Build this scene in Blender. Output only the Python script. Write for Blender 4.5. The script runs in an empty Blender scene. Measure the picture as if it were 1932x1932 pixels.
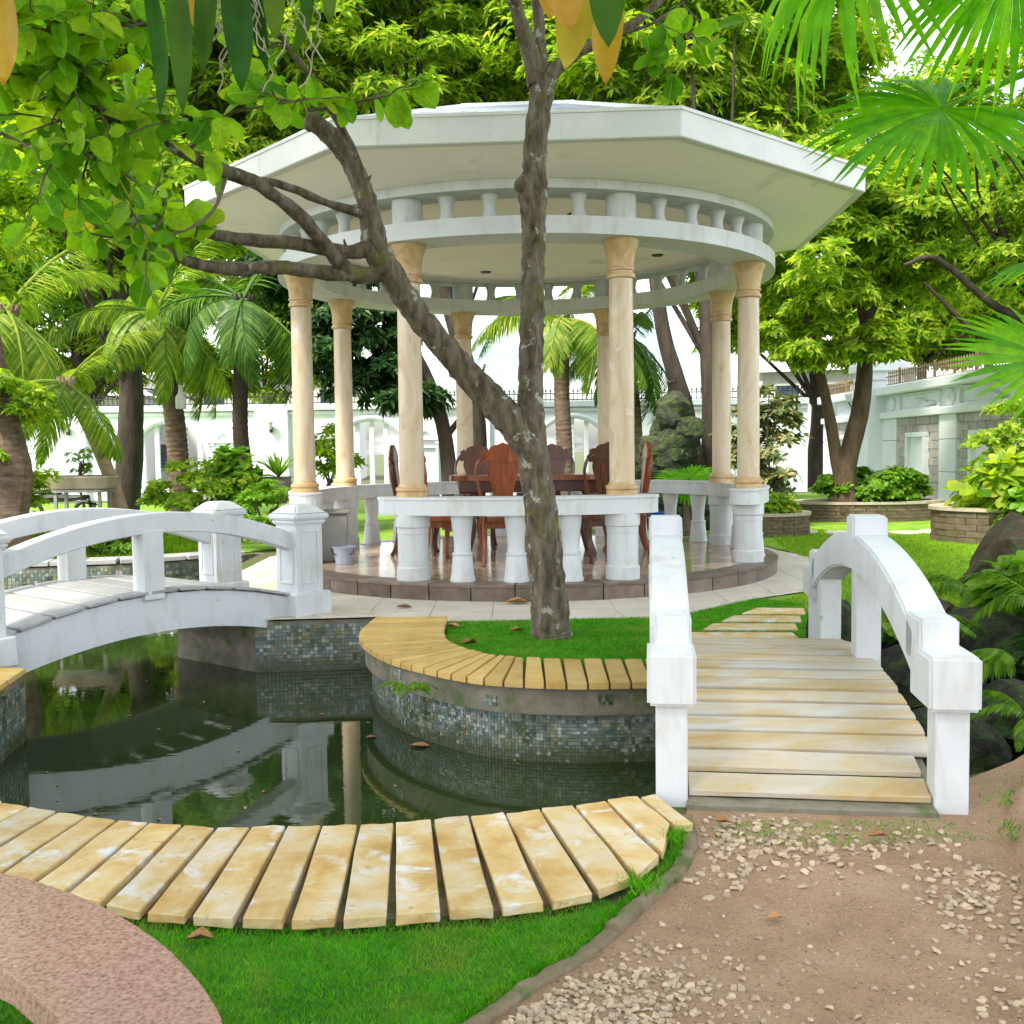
import bpy, bmesh, math, random
import numpy as np
from mathutils import Vector, Matrix
from mathutils.geometry import tessellate_polygon
random.seed(5); rng = np.random.default_rng(11)
S = bpy.context.scene; COL = S.collection; R = math.radians
# ------------------------------------------------------------------ camera
EYE = 1.58; PITCH = math.atan(116/1932.); ROLL = 0.0125
cam = bpy.data.cameras.new('camera'); co = bpy.data.objects.new('camera', cam); COL.objects.link(co)
cam.sensor_width = 36; cam.lens = 36; cam.clip_start = .05; cam.clip_end = 3000
_w = Vector((0, math.cos(PITCH), -math.sin(PITCH))); _u0 = Vector((0, math.sin(PITCH), math.cos(PITCH))); _r0 = Vector((1, 0, 0))
_r = _r0*math.cos(ROLL)-_u0*math.sin(ROLL); _u = _u0*math.cos(ROLL)+_r0*math.sin(ROLL)
mw = Matrix((_r, _u, -_w)).transposed().to_4x4(); mw.translation = (0, 0, EYE); co.matrix_world = mw
S.camera = co
# ------------------------------------------------------------------ sky, sun, exposure
SUN_EL, SUN_AZ = 52, 222        # azimuth: degrees clockwise from +Y
W = bpy.data.worlds.new('World'); S.world = W; W.use_nodes = True
nt = W.node_tree; bg = nt.nodes['Background']
sk = nt.nodes.new('ShaderNodeTexSky'); sk.sky_type = 'NISHITA'; sk.sun_disc = False
sk.sun_elevation = R(SUN_EL); sk.sun_rotation = R(SUN_AZ); sk.air_density = 1.0; sk.dust_density = 2.0; sk.ozone_density = 1.0
tc = nt.nodes.new('ShaderNodeTexCoord'); mp = nt.nodes.new('ShaderNodeMapping'); mp.inputs['Scale'].default_value = (1, 1, 2.6)
nz = nt.nodes.new('ShaderNodeTexNoise'); nz.inputs['Scale'].default_value = 2.2; nz.inputs['Detail'].default_value = 9; nz.inputs['Roughness'].default_value = .58
rp = nt.nodes.new('ShaderNodeValToRGB'); rp.color_ramp.elements[0].position = .40; rp.color_ramp.elements[1].position = .64
mx = nt.nodes.new('ShaderNodeMix'); mx.data_type = 'RGBA'; mx.inputs['B'].default_value = (16.2, 16.2, 16.2, 1)
nt.links.new(tc.outputs['Generated'], mp.inputs['Vector']); nt.links.new(mp.outputs[0], nz.inputs['Vector']); nt.links.new(nz.outputs['Fac'], rp.inputs[0])
nt.links.new(rp.outputs[0], mx.inputs['Factor']); nt.links.new(sk.outputs[0], mx.inputs['A']); nt.links.new(mx.outputs['Result'], bg.inputs['Color'])
bg.inputs['Strength'].default_value = .15
sd = bpy.data.lights.new('sun', 'SUN'); sd.energy = 3.9; sd.angle = R(10); sd.color = (1, .93, .80)
so = bpy.data.objects.new('sun', sd); COL.objects.link(so)
_d = Vector((math.sin(R(SUN_AZ))*math.cos(R(SUN_EL)), math.cos(R(SUN_AZ))*math.cos(R(SUN_EL)), math.sin(R(SUN_EL))))
so.rotation_euler = _d.to_track_quat('Z', 'Y').to_euler(); so.location = (0, 0, 30)
S.view_settings.view_transform = 'Standard'; S.view_settings.look = 'None'; S.view_settings.gamma = 1
S.view_settings.exposure = .90
S.cycles.max_bounces = 8; S.cycles.transparent_max_bounces = 8; S.cycles.use_denoising = True

# ------------------------------------------------------------------ helpers
def V(*a): return np.array(a, float)
def ray(px, py): return np.array(_w+_r*((px-966)/1932.)+_u*((966-py)/1932.))
def gz(px, py, z=0.):            # point at height z seen at a spot of the photograph (1932 px wide)
    d = ray(px, py); return d*((z-EYE)/d[2])+V(0, 0, EYE)
def gd(px, py, Y):               # point at distance Y
    d = ray(px, py); return d*(Y/d[1])+V(0, 0, EYE)
def wloc(o):
    v = Vector((0, 0, 0))
    while o: v = v+o.location; o = o.parent
    return v
def tag(o, label=None, cat=None, group=None, kind=None):
    if label: o['label'] = label
    if cat: o['category'] = cat
    if group: o['group'] = group
    if kind: o['kind'] = kind
    return o
def thing(name, label, cat, loc=(0, 0, 0), rz=0, group=None):
    o = bpy.data.objects.new(name, None); COL.objects.link(o); o.location = loc; o.rotation_euler = (0, 0, rz); o.empty_display_size = .1
    return tag(o, label, cat, group)
def place(name, mesh, parent=None, loc=(0, 0, 0), rot=(0, 0, 0), sc=(1, 1, 1)):
    o = bpy.data.objects.new(name, mesh); COL.objects.link(o); o.parent = parent
    o.location = loc; o.rotation_euler = rot; o.scale = sc; return o
def copy_tree(o, parent=None):
    c = o.copy(); COL.objects.link(c); c.parent = parent
    for ch in list(o.children): copy_tree(ch, c)
    return c
def set_smooth(me, smooth):
    me.polygons.foreach_set('use_smooth', np.full(len(me.polygons), smooth, bool))
def np_mesh(name, verts, tris, mat, smooth=False):
    me = bpy.data.meshes.new(name); verts = np.asarray(verts, np.float32).reshape(-1, 3); tris = np.asarray(tris, np.int32).reshape(-1, 3)
    me.vertices.add(len(verts)); me.vertices.foreach_set('co', verts.ravel())
    me.loops.add(tris.size); me.loops.foreach_set('vertex_index', tris.ravel())
    me.polygons.add(len(tris)); me.polygons.foreach_set('loop_start', np.arange(0, tris.size, 3, dtype=np.int32))
    me.polygons.foreach_set('loop_total', np.full(len(tris), 3, np.int32))
    me.update(calc_edges=True); me.validate(); set_smooth(me, smooth); me.materials.append(mat); return me
def crom(P, n):
    P = np.asarray(P, float); out = []
    Q = np.vstack([2*P[0]-P[1], P, 2*P[-1]-P[-2]])
    for i in range(len(P)-1):
        a, b, c, d = Q[i:i+4]
        for k in range(n):
            t = k/n; out.append(.5*((2*b)+(c-a)*t+(2*a-5*b+4*c-d)*t*t+(-a+3*b-3*c+d)*t**3))
    out.append(P[-1]); return np.array(out)
class MB:
    def __init__(s): s.v = []; s.f = []
    def add(s, vs, fs):
        n = len(s.v); s.v += [tuple(map(float, p)) for p in vs]; s.f += [tuple(n+i for i in f) for f in fs]; return s
    def box(s, c, d, rz=0, tx=1, ty=1):     # tx,ty: top scale
        x, y, z = d[0]/2, d[1]/2, d[2]/2; cs, sn = math.cos(rz), math.sin(rz); vs = []
        for dz, kx, ky in ((-z, 1, 1), (z, tx, ty)):
            for a, b in ((-x, -y), (x, -y), (x, y), (-x, y)):
                a, b = a*kx, b*ky; vs.append((c[0]+a*cs-b*sn, c[1]+a*sn+b*cs, c[2]+dz))
        return s.add(vs, [(3, 2, 1, 0), (4, 5, 6, 7), (0, 1, 5, 4), (1, 2, 6, 5), (2, 3, 7, 6), (3, 0, 4, 7)])
    def lathe(s, c, prof, n=24, cap=True):
        vs = []; fs = []
        for r, z in prof:
            for k in range(n):
                a = 2*math.pi*k/n; vs.append((c[0]+r*math.cos(a), c[1]+r*math.sin(a), c[2]+z))
        for i in range(len(prof)-1):
            for k in range(n): fs.append((i*n+k, i*n+(k+1) % n, (i+1)*n+(k+1) % n, (i+1)*n+k))
        if cap: fs.append(tuple(range(n-1, -1, -1))); m = (len(prof)-1)*n; fs.append(tuple(range(m, m+n)))
        return s.add(vs, fs)
    def prism(s, poly, z0, z1):
        poly = [tuple(p[:2]) for p in poly]
        if sum(poly[i-1][0]*poly[i][1]-poly[i][0]*poly[i-1][1] for i in range(len(poly))) < 0: poly = poly[::-1]
        n = len(poly); vs = [(x, y, z0) for x, y in poly]+[(x, y, z1) for x, y in poly]
        fs = [(i, (i+1) % n, n+(i+1) % n, n+i) for i in range(n)]
        for t in tessellate_polygon([[Vector((x, y, 0)) for x, y in poly]]):
            a, b, c = [Vector(poly[i]) for i in t]; cr = (b-a).cross(c-a)
            if cr < 0: t = t[::-1]
            fs += [tuple(n+i for i in t), tuple(reversed(t))]
        return s.add(vs, fs)
    def tube(s, P, rad, seg=8, res=3, noise=0., flat=None, seed=0, ncol=None):
        P = np.asarray(P, float); C4 = crom(np.c_[P, rad], res) if res > 1 else np.c_[P, rad]
        pts, rr = C4[:, :3], np.maximum(C4[:, 3], .001); n = len(pts)
        T = np.gradient(pts, axis=0); T /= np.linalg.norm(T, axis=1)[:, None]+1e-9
        a = V(0, 0, 1) if abs(T[0][2]) < .9 else V(1, 0, 0); N = np.cross(T[0], a); N /= np.linalg.norm(N); g = np.random.default_rng(seed)
        ph = g.random(8)*6.28; vs = []
        for i in range(n):
            N = N-T[i]*np.dot(N, T[i]); N /= np.linalg.norm(N)+1e-9; B = np.cross(T[i], N)
            for k in range(seg):
                th = 2*math.pi*k/seg; q = rr[i]
                if noise: q *= 1+noise*(math.sin(3*th+ph[0]+i*.35)*.5+math.sin(5*th+ph[1]-i*.6)*.35+math.sin(i*.9+ph[2]+th)*.5+(g.random()-.5)*.8)
                o = N*math.cos(th)*q+B*math.sin(th)*q*(flat or 1); vs.append(pts[i]+o)
        fs = [(i*seg+k, i*seg+(k+1) % seg, (i+1)*seg+(k+1) % seg, (i+1)*seg+k) for i in range(n-1) for k in range(seg)]
        fs += [tuple(range(seg-1, -1, -1)), tuple(range((n-1)*seg, n*seg))]
        return s.add(vs, fs)
    def sweep(s, P, prof, closed=False, up=(0, 0, 1)):   # prof: (side, up) pairs
        P = np.asarray(P, float); n = len(P); m = len(prof); up = np.array(up, float)
        T = np.gradient(P, axis=0)
        if closed: T = np.roll(P, -1, 0)-np.roll(P, 1, 0)
        vs = []
        for i in range(n):
            t = T[i]/np.linalg.norm(T[i]); sd = np.cross(t, up); sd /= np.linalg.norm(sd)
            for a, b in prof: vs.append(P[i]+sd*a+up*b)
        fs = []
        for i in range(n if closed else n-1):
            j = (i+1) % n
            for k in range(m): fs.append((i*m+k, i*m+(k+1) % m, j*m+(k+1) % m, j*m+k))
        if not closed: fs += [tuple(range(m-1, -1, -1)), tuple(range((n-1)*m, n*m))]
        return s.add(vs, fs)
    def mesh(s, name, mat, smooth=False, bevel=0, off=(0, 0, 0), seg=1, autos=0):
        me = bpy.data.meshes.new(name); o = np.array(off)
        me.from_pydata([tuple(np.array(p)-o) for p in s.v], [], s.f)
        bm = bmesh.new(); bm.from_mesh(me)
        if bevel:
            es = [e for e in bm.edges if len(e.link_faces) == 2 and e.calc_face_angle(0) > .5]
            try: bmesh.ops.bevel(bm, geom=es, offset=bevel, segments=seg, affect='EDGES', clamp_overlap=True)
            except Exception: pass
        bmesh.ops.recalc_face_normals(bm, faces=bm.faces); bm.to_mesh(me); bm.free()
        set_smooth(me, smooth)
        if smooth and autos:
            try: me.set_sharp_from_angle(angle=R(autos))
            except Exception: pass
        me.materials.append(mat); return me
    def build(s, name, mat, parent=None, smooth=False, bevel=0, world=True, label=None, kind=None, seg=1, autos=38):
        off = wloc(parent) if (parent and world) else (0, 0, 0)
        o = bpy.data.objects.new(name, s.mesh(name, mat, smooth, bevel, off, seg, autos)); COL.objects.link(o); o.parent = parent
        if label: o['label'] = label
        if kind: o['kind'] = kind
        return o
from mathutils import noise as mnoise
def roughen(o, amp, sc, sub=0, stretch=(1, 1, 1), fn='turb'):
    me = o.data
    if sub: bm = bmesh.new(); bm.from_mesh(me); bmesh.ops.subdivide_edges(bm, edges=bm.edges[:], cuts=sub, use_grid_fill=True); bm.to_mesh(me); bm.free()
    n3 = len(me.vertices); co_ = np.zeros(n3*3); me.vertices.foreach_get('co', co_); co_ = co_.reshape(-1, 3); nn = np.zeros(n3*3); me.vertices.foreach_get('normal', nn); nn = nn.reshape(-1, 3)
    h = np.array([mnoise.turbulence(Vector((p[0]*sc*stretch[0], p[1]*sc*stretch[1], p[2]*sc*stretch[2])), 4, fn != 'turb') for p in co_]); co_ += nn*((h-h.mean())*amp)[:, None]
    me.vertices.foreach_set('co', co_.ravel()); me.update(); return o
def struct(o): o['kind'] = 'structure'; return o
def sheet(name, poly, z, mat, holes=(), parent=None, kind='structure'):
    loops = [[Vector((p[0], p[1], 0)) for p in poly]]+[[Vector((p[0], p[1], 0)) for p in h] for h in holes]
    pts = [p for l in loops for p in l]; fs = []
    for t in tessellate_polygon(loops):
        a, b, c = [pts[i] for i in t]
        if (b-a).cross(c-a).z < 0: t = t[::-1]
        fs.append(tuple(t))
    m = MB(); m.add([(p.x, p.y, z) for p in pts], fs); return m.build(name, mat, parent, kind=kind)
def inpoly(P, poly):
    P = np.asarray(P); x, y = P[:, 0], P[:, 1]; c = np.zeros(len(P), bool); n = len(poly)
    for i in range(n):
        x1, y1 = poly[i][:2]; x2, y2 = poly[i-1][:2]
        c ^= ((y1 > y) != (y2 > y)) & (x < (x2-x1)*(y-y1)/(y2-y1+1e-12)+x1)
    return c
def rand_in(poly, n):
    poly = np.array([p[:2] for p in poly]); lo, hi = poly.min(0), poly.max(0); out = np.zeros((0, 2))
    while len(out) < n:
        q = lo+(hi-lo)*rng.random((n*2, 2)); out = np.vstack([out, q[inpoly(q, poly)]])
    return out[:n]
def unit(a): return a/(np.linalg.norm(a, axis=-1, keepdims=True)+1e-9)
LEAF = {'lance': (np.array([(0, 0, 0), (.42, .5, .10), (1, 0, -.12), (.42, -.5, .10)]), np.array([(0, 2, 1), (0, 3, 2)])),
        'blade': (np.array([(0, .5, 0), (0, -.5, 0), (.55, .28, .06), (.55, -.28, .06), (1, 0, 0.)]), np.array([(0, 1, 2), (1, 3, 2), (2, 3, 4)])),
        'ovate': (np.array([(0, 0, 0), (.25, .32, .05), (.25, -.32, .05), (.6, .5, .05), (.6, -.5, .05), (.88, .3, -.01), (.88, -.3, -.01), (1, 0, -.06), (.25, 0, 0), (.6, 0, 0), (.88, 0, -.03)]),
                  np.array([(0, 8, 1), (0, 2, 8), (1, 8, 9), (1, 9, 3), (8, 2, 4), (8, 4, 9), (3, 9, 10), (3, 10, 5), (9, 4, 6), (9, 6, 10), (5, 10, 7), (10, 6, 7)]))}
def leaves(P, D, N, L, Wd, kind='lance'):
    t, f = LEAF[kind]; P = np.asarray(P, float); n = len(P); D = unit(D); Sd = unit(np.cross(D, N)); Nn = np.cross(Sd, D)
    L = np.broadcast_to(L, n)[:, None, None]; Wd = np.broadcast_to(Wd, n)[:, None, None]
    v = P[:, None]+D[:, None]*t[None, :, 0:1]*L+Sd[:, None]*t[None, :, 1:2]*Wd+Nn[:, None]*t[None, :, 2:3]*L
    return v.reshape(-1, 3), (f[None]+(np.arange(n)*len(t))[:, None, None]).reshape(-1, 3)
def rdir(n): return unit(rng.normal(size=(n, 3)))
def merge(parts):
    vs, fs, k = [], [], 0
    for v, f in parts: vs.append(v); fs.append(f+k); k += len(v)
    return np.vstack(vs), np.vstack(fs)
def link_np(name, vf, mat, parent=None, smooth=False, kind=None, label=None):
    off = np.array(wloc(parent)) if parent else 0
    o = bpy.data.objects.new(name, np_mesh(name, vf[0]-off, vf[1], mat, smooth)); COL.objects.link(o); o.parent = parent
    if kind: o['kind'] = kind
    if label: o['label'] = label
    return o

# ------------------------------------------------------------------ materials
def nodes(name):
    m = bpy.data.materials.new(name); m.use_nodes = True; n = m.node_tree; return m, n, n.nodes['Principled BSDF'], n.links.new
def ramp(n, stops):
    r = n.nodes.new('ShaderNodeValToRGB'); e = r.color_ramp.elements
    while len(e) < len(stops): e.new(.5)
    for i, (p, c) in enumerate(stops): e[i].position = p; e[i].color = (*c, 1)
    return r
def noise(n, L, vec, sc, det=6, rough=.6, dist=0, stretch=None):
    if stretch:
        mp = n.nodes.new('ShaderNodeMapping'); mp.inputs['Scale'].default_value = stretch; L(vec, mp.inputs[0]); vec = mp.outputs[0]
    t = n.nodes.new('ShaderNodeTexNoise'); t.inputs['Scale'].default_value = sc; t.inputs['Detail'].default_value = det
    t.inputs['Roughness'].default_value = rough; t.inputs['Distortion'].default_value = dist; L(vec, t.inputs['Vector']); return t.outputs['Fac']
def mixc(n, L, fac, a, b, mode='MIX'):
    m = n.nodes.new('ShaderNodeMix'); m.data_type = 'RGBA'; m.blend_type = mode
    for k, x in (('Factor', fac), ('A', a), ('B', b)):
        if isinstance(x, (int, float)): m.inputs[k].default_value = x
        elif isinstance(x, tuple): m.inputs[k].default_value = (*x, 1)
        else: L(x, m.inputs[k])
    return m.outputs['Result']
def M(name, stops, sc=4, det=7, stretch=None, dist=.3, rough=.6, bump=.2, bsc=None, bdist=.01, stain=None, stain2=None, vary=0, isl=0, spec=.4, coat=0, rvar=0, world=False):
    m, n, b, L = nodes(name); t = n.nodes.new('ShaderNodeTexCoord')
    vec = t.outputs['Object']
    if world: g = n.nodes.new('ShaderNodeNewGeometry'); vec = g.outputs['Position']
    oi = n.nodes.new('ShaderNodeObjectInfo')
    if vary:
        ad = n.nodes.new('ShaderNodeVectorMath'); ad.operation = 'MULTIPLY_ADD'; cb = n.nodes.new('ShaderNodeCombineXYZ')
        for k in range(3): L(oi.outputs['Random'], cb.inputs[k])
        L(cb.outputs[0], ad.inputs[0]); ad.inputs[1].default_value = (37, 61, 23); L(vec, ad.inputs[2]); vec = ad.outputs[0]
    f = noise(n, L, vec, sc, det, .62, dist, stretch); r = ramp(n, stops); L(f, r.inputs[0]); c = r.outputs[0]
    for st in (stain, stain2):
        if st:      # (colour, scale, lo, hi, stretch)
            g = noise(n, L, vec, st[1], 8, .65, .4, st[4] if len(st) > 4 else None); q = ramp(n, [(st[2], (0, 0, 0)), (st[3], (1, 1, 1))]); L(g, q.inputs[0]); c = mixc(n, L, q.outputs[0], c, st[0])
    for k, src in ((vary, oi.outputs['Random']), (isl, None)):
        if k:
            if src is None: g = n.nodes.new('ShaderNodeNewGeometry'); src = g.outputs['Random Per Island']
            hs = n.nodes.new('ShaderNodeHueSaturation'); mr = n.nodes.new('ShaderNodeMapRange'); L(src, mr.inputs['Value'])
            mr.inputs['To Min'].default_value = 1-k; mr.inputs['To Max'].default_value = 1+k; L(mr.outputs[0], hs.inputs['Value']); L(c, hs.inputs['Color']); c = hs.outputs[0]
    L(c, b.inputs['Base Color']); b.inputs['Roughness'].default_value = rough; b.inputs['Specular IOR Level'].default_value = spec; b.inputs['Coat Weight'].default_value = coat; b.inputs['Coat Roughness'].default_value = .12
    if rvar: mr = n.nodes.new('ShaderNodeMapRange'); L(f, mr.inputs[0]); mr.inputs[3].default_value = rough-rvar; mr.inputs[4].default_value = rough+rvar; L(mr.outputs[0], b.inputs['Roughness'])
    if bump:
        bf = noise(n, L, vec, bsc or sc*6, 6, .65, 0, stretch); bp = n.nodes.new('ShaderNodeBump'); bp.inputs['Strength'].default_value = bump; bp.inputs['Distance'].default_value = bdist
        L(bf, bp.inputs['Height']); L(bp.outputs[0], b.inputs['Normal'])
    return m
def ML(name, stops, trans=.45, rough=.42, sheen=.35, patch=None, rib=False):   # a leaf: reflects and lets light through; hue differs leaf by leaf
    m, n, b, L = nodes(name); g = n.nodes.new('ShaderNodeNewGeometry'); oi = n.nodes.new('ShaderNodeObjectInfo')
    ad = n.nodes.new('ShaderNodeMath'); ad.operation = 'ADD'; L(g.outputs['Random Per Island'], ad.inputs[0]); L(oi.outputs['Random'], ad.inputs[1])
    fr = n.nodes.new('ShaderNodeMath'); fr.operation = 'FRACT'; L(ad.outputs[0], fr.inputs[0])
    r = ramp(n, stops); L(fr.outputs[0], r.inputs[0]); t = n.nodes.new('ShaderNodeTexCoord'); f = noise(n, L, t.outputs['Object'], 9, 4)
    q = ramp(n, [(.35, (.72, .72, .72)), (.7, (1.12, 1.12, 1.0))]); L(f, q.inputs[0]); c = mixc(n, L, 1., r.outputs[0], q.outputs[0], 'MULTIPLY')
    if patch: pf = noise(n, L, t.outputs['Object'], patch[1], 5, .6, .3); pq = ramp(n, [(patch[2], (0, 0, 0)), (patch[3], (1, 1, 1))]); L(pf, pq.inputs[0]); c = mixc(n, L, pq.outputs[0], c, patch[0])
    if rib:
        sx_ = n.nodes.new('ShaderNodeSeparateXYZ'); L(t.outputs['Object'], sx_.inputs[0]); ab = n.nodes.new('ShaderNodeMath'); ab.operation = 'ABSOLUTE'; L(sx_.outputs[1], ab.inputs[0])
        mr = n.nodes.new('ShaderNodeMapRange'); L(ab.outputs[0], mr.inputs[0]); mr.inputs[1].default_value = .006; mr.inputs[2].default_value = .02; mr.inputs[3].default_value = .55; mr.inputs[4].default_value = 0
        wv = n.nodes.new('ShaderNodeTexWave'); wv.inputs['Scale'].default_value = 2.6; cb = n.nodes.new('ShaderNodeCombineXYZ'); sb = n.nodes.new('ShaderNodeMath'); sb.operation = 'MULTIPLY_ADD'; L(ab.outputs[0], sb.inputs[0]); sb.inputs[1].default_value = -.8; L(sx_.outputs[0], sb.inputs[2]); L(sb.outputs[0], cb.inputs[0]); L(cb.outputs[0], wv.inputs['Vector'])
        vr = n.nodes.new('ShaderNodeMapRange'); L(wv.outputs['Fac'], vr.inputs[0]); vr.inputs[1].default_value = .9; vr.inputs[2].default_value = 1; vr.inputs[3].default_value = 0; vr.inputs[4].default_value = .16
        mxx = n.nodes.new('ShaderNodeMath'); mxx.operation = 'MAXIMUM'; L(mr.outputs[0], mxx.inputs[0]); L(vr.outputs[0], mxx.inputs[1]); c = mixc(n, L, mxx.outputs[0], c, (.34, .50, .10))
    L(c, b.inputs['Base Color']); b.inputs['Roughness'].default_value = rough; b.inputs['Specular IOR Level'].default_value = sheen
    tr = n.nodes.new('ShaderNodeBsdfTranslucent'); c2 = mixc(n, L, 1., c, (1.35, 1.45, .55), 'MULTIPLY'); L(c2, tr.inputs['Color'])
    ms = n.nodes.new('ShaderNodeMixShader'); ms.inputs[0].default_value = trans; L(b.outputs[0], ms.inputs[1]); L(tr.outputs[0], ms.inputs[2]); L(ms.outputs[0], n.nodes['Material Output'].inputs[0]); return m
white = M('white_paint', [(.3, (.57, .595, .625)), (.7, (.65, .67, .695))], 2.5, rough=.5, bump=.25, bsc=30, bdist=.004, stain=((.43, .43, .37), 5.0, .52, .80, (1, 1, .25)), stain2=((.34, .34, .27), 13, .64, .72))
whitew = M('weathered_white', [(.3, (.62, .635, .63)), (.7, (.71, .72, .71))], 2, rough=.6, bump=.15, bsc=30, bdist=.004, stain=((.44, .44, .36), 11, .60, .78, (1, 1, .12)), stain2=((.34, .38, .22), 7, .66, .80, (1, 1, .3)))
soffit = M('soffit_white', [(.3, (.92, .85, .80)), (.7, (.95, .91, .87))], 1.2, rough=.65, bump=.06, bsc=20, stain=((.56, .52, .47), 1.5, .60, .85))
bluewhite = M('wall_white', [(.3, (.72, .77, .83)), (.7, (.80, .84, .87))], .8, rough=.65, bump=.08, stain=((.5, .52, .48), 1.2, .62, .85, (1, 1, .3)))
marble = M('beige_marble', [(.28, (.44, .30, .17)), (.42, (.58, .45, .30)), (.60, (.64, .53, .39)), (.8, (.68, .60, .47))], 2.6, dist=2.2, rough=.25, bump=.05, stain=((.70, .64, .54), 3, .60, .68), spec=.5, vary=.04, stretch=(1, 1, .4))
marblew = M('orange_marble', [(.3, (.44, .26, .11)), (.55, (.58, .41, .22)), (.8, (.66, .52, .34))], 5, dist=1.2, rough=.25, bump=.05, vary=.05)
sand = M('sandstone', [(.25, (.36, .20, .05)), (.42, (.50, .33, .12)), (.54, (.56, .43, .22)), (.66, (.58, .51, .40)), (.84, (.60, .59, .57))], 4.0, det=11, dist=.25, rough=.62, bump=.6, bsc=24, bdist=.007, vary=.14, stain=((.28, .19, .07), 16, .60, .74), stain2=((.60, .59, .57), 6, .54, .66))
sandy = M('yellow_sandstone', [(.22, (.40, .22, .05)), (.45, (.54, .36, .11)), (.7, (.60, .45, .18)), (.9, (.62, .54, .36))], 4, det=11, dist=.25, rough=.62, bump=.5, bsc=26, bdist=.006, vary=.12, stain=((.30, .22, .08), 14, .62, .75))
sandw = M('pale_plank_stone', [(.25, (.29, .285, .27)), (.5, (.37, .375, .38)), (.8, (.42, .44, .47))], 3, dist=.8, rough=.5, bump=.4, bsc=22, bdist=.006, vary=.12, stain=((.34, .30, .21), 6, .58, .74))
bridgest = M('bridge_plank_stone', [(.30, (.44, .28, .10)), (.42, (.46, .36, .20)), (.54, (.48, .43, .34)), (.64, (.50, .49, .46)), (.85, (.52, .54, .57))], 2.4, det=9, dist=1.0, rough=.55, bump=.5, bsc=20, bdist=.007, vary=.08, stretch=(.5, 1.4, 1), stain=((.50, .32, .09), 3, .60, .72), stain2=((.28, .27, .18), 20, .64, .74))
mortar = M('mossy_mortar', [(.3, (.12, .095, .055)), (.55, (.20, .155, .095)), (.8, (.26, .22, .15))], 9, rough=.9, bump=.6, bsc=50, stain=((.08, .11, .03), 5, .5, .62))
concrete = M('mossy_concrete', [(.3, (.13, .12, .09)), (.6, (.22, .20, .15)), (.85, (.30, .28, .22))], 6, rough=.85, bump=.5, bsc=35, stain=((.08, .12, .03), 4, .52, .66), stain2=((.06, .06, .045), 3, .6, .75, (1, 1, .3)))
grout = M('grout', [(.3, (.26, .27, .25)), (.7, (.40, .40, .36))], 12, rough=.85, bump=.3)
def M_isl(name, stops, rough, spec=.5, bump=0):
    m, n, b, L = nodes(name); g = n.nodes.new('ShaderNodeNewGeometry'); r = ramp(n, stops); r.color_ramp.interpolation = 'CONSTANT'; L(g.outputs['Random Per Island'], r.inputs[0])
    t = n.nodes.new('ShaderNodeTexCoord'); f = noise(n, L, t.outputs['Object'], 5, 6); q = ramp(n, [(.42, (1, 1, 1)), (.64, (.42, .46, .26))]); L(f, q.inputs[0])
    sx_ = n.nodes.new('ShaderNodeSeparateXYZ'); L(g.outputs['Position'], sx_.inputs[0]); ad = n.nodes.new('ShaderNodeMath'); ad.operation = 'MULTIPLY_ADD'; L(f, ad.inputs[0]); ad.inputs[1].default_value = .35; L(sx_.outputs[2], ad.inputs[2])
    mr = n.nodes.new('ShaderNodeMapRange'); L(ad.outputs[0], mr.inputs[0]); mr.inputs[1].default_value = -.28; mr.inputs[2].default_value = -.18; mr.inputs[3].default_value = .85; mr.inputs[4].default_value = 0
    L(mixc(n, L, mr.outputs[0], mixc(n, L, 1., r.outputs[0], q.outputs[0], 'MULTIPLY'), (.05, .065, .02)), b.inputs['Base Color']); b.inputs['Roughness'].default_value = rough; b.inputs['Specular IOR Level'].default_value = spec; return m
mosaic = M_isl('glass_mosaic', [(0, (.15, .20, .19)), (.18, (.21, .26, .25)), (.34, (.09, .125, .115)), (.46, (.32, .36, .35)), (.58, (.19, .22, .17)), (.7, (.29, .25, .17)), (.8, (.13, .18, .19)), (.9, (.42, .44, .41))], .3)
granite = M('pink_granite', [(.30, (.20, .11, .10)), (.44, (.36, .20, .165)), (.56, (.45, .27, .225)), (.70, (.50, .33, .285)), (.82, (.42, .37, .36))], 90, det=4, dist=.1, rough=.16, bump=0, spec=.6, stain=((.24, .17, .165), 120, .61, .67), stain2=((.52, .44, .41), 5, .62, .74))
floor_m = M('polished_floor', [(.25, (.34, .22, .14)), (.5, (.50, .36, .25)), (.75, (.56, .47, .38))], 2.2, dist=1.4, rough=.12, bump=.02, spec=.6, vary=.3)
riser_m = M('dark_riser_stone', [(.3, (.10, .075, .06)), (.55, (.17, .13, .10)), (.8, (.24, .19, .15))], 5, rough=.4, bump=.2, vary=.28)
paver_m = M('pale_paving', [(.3, (.50, .45, .38)), (.55, (.60, .55, .48)), (.8, (.66, .62, .56))], 2.2, dist=.8, rough=.42, bump=.1, vary=.06, stain=((.34, .29, .22), 4, .60, .75))
soil = M('grassy_soil', [(.35, (.10, .075, .04)), (.5, (.08, .10, .03)), (.65, (.06, .12, .02))], 3, rough=.95, bump=.6, bsc=30, bdist=.02)
lawn_m = M('lawn', [(.3, (.03, .16, .006)), (.5, (.06, .25, .01)), (.7, (.11, .30, .015))], 2.5, rough=.9, bump=.9, bsc=120, bdist=.02, stain=((.11, .09, .05), 2.2, .66, .74))
lawn_y = M('bright_lawn', [(.3, (.10, .24, .012)), (.5, (.19, .36, .02)), (.7, (.28, .44, .025))], 2, rough=.9, bump=.9, bsc=60, bdist=.03, stain=((.26, .18, .11), 1.2, .62, .70))
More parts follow.
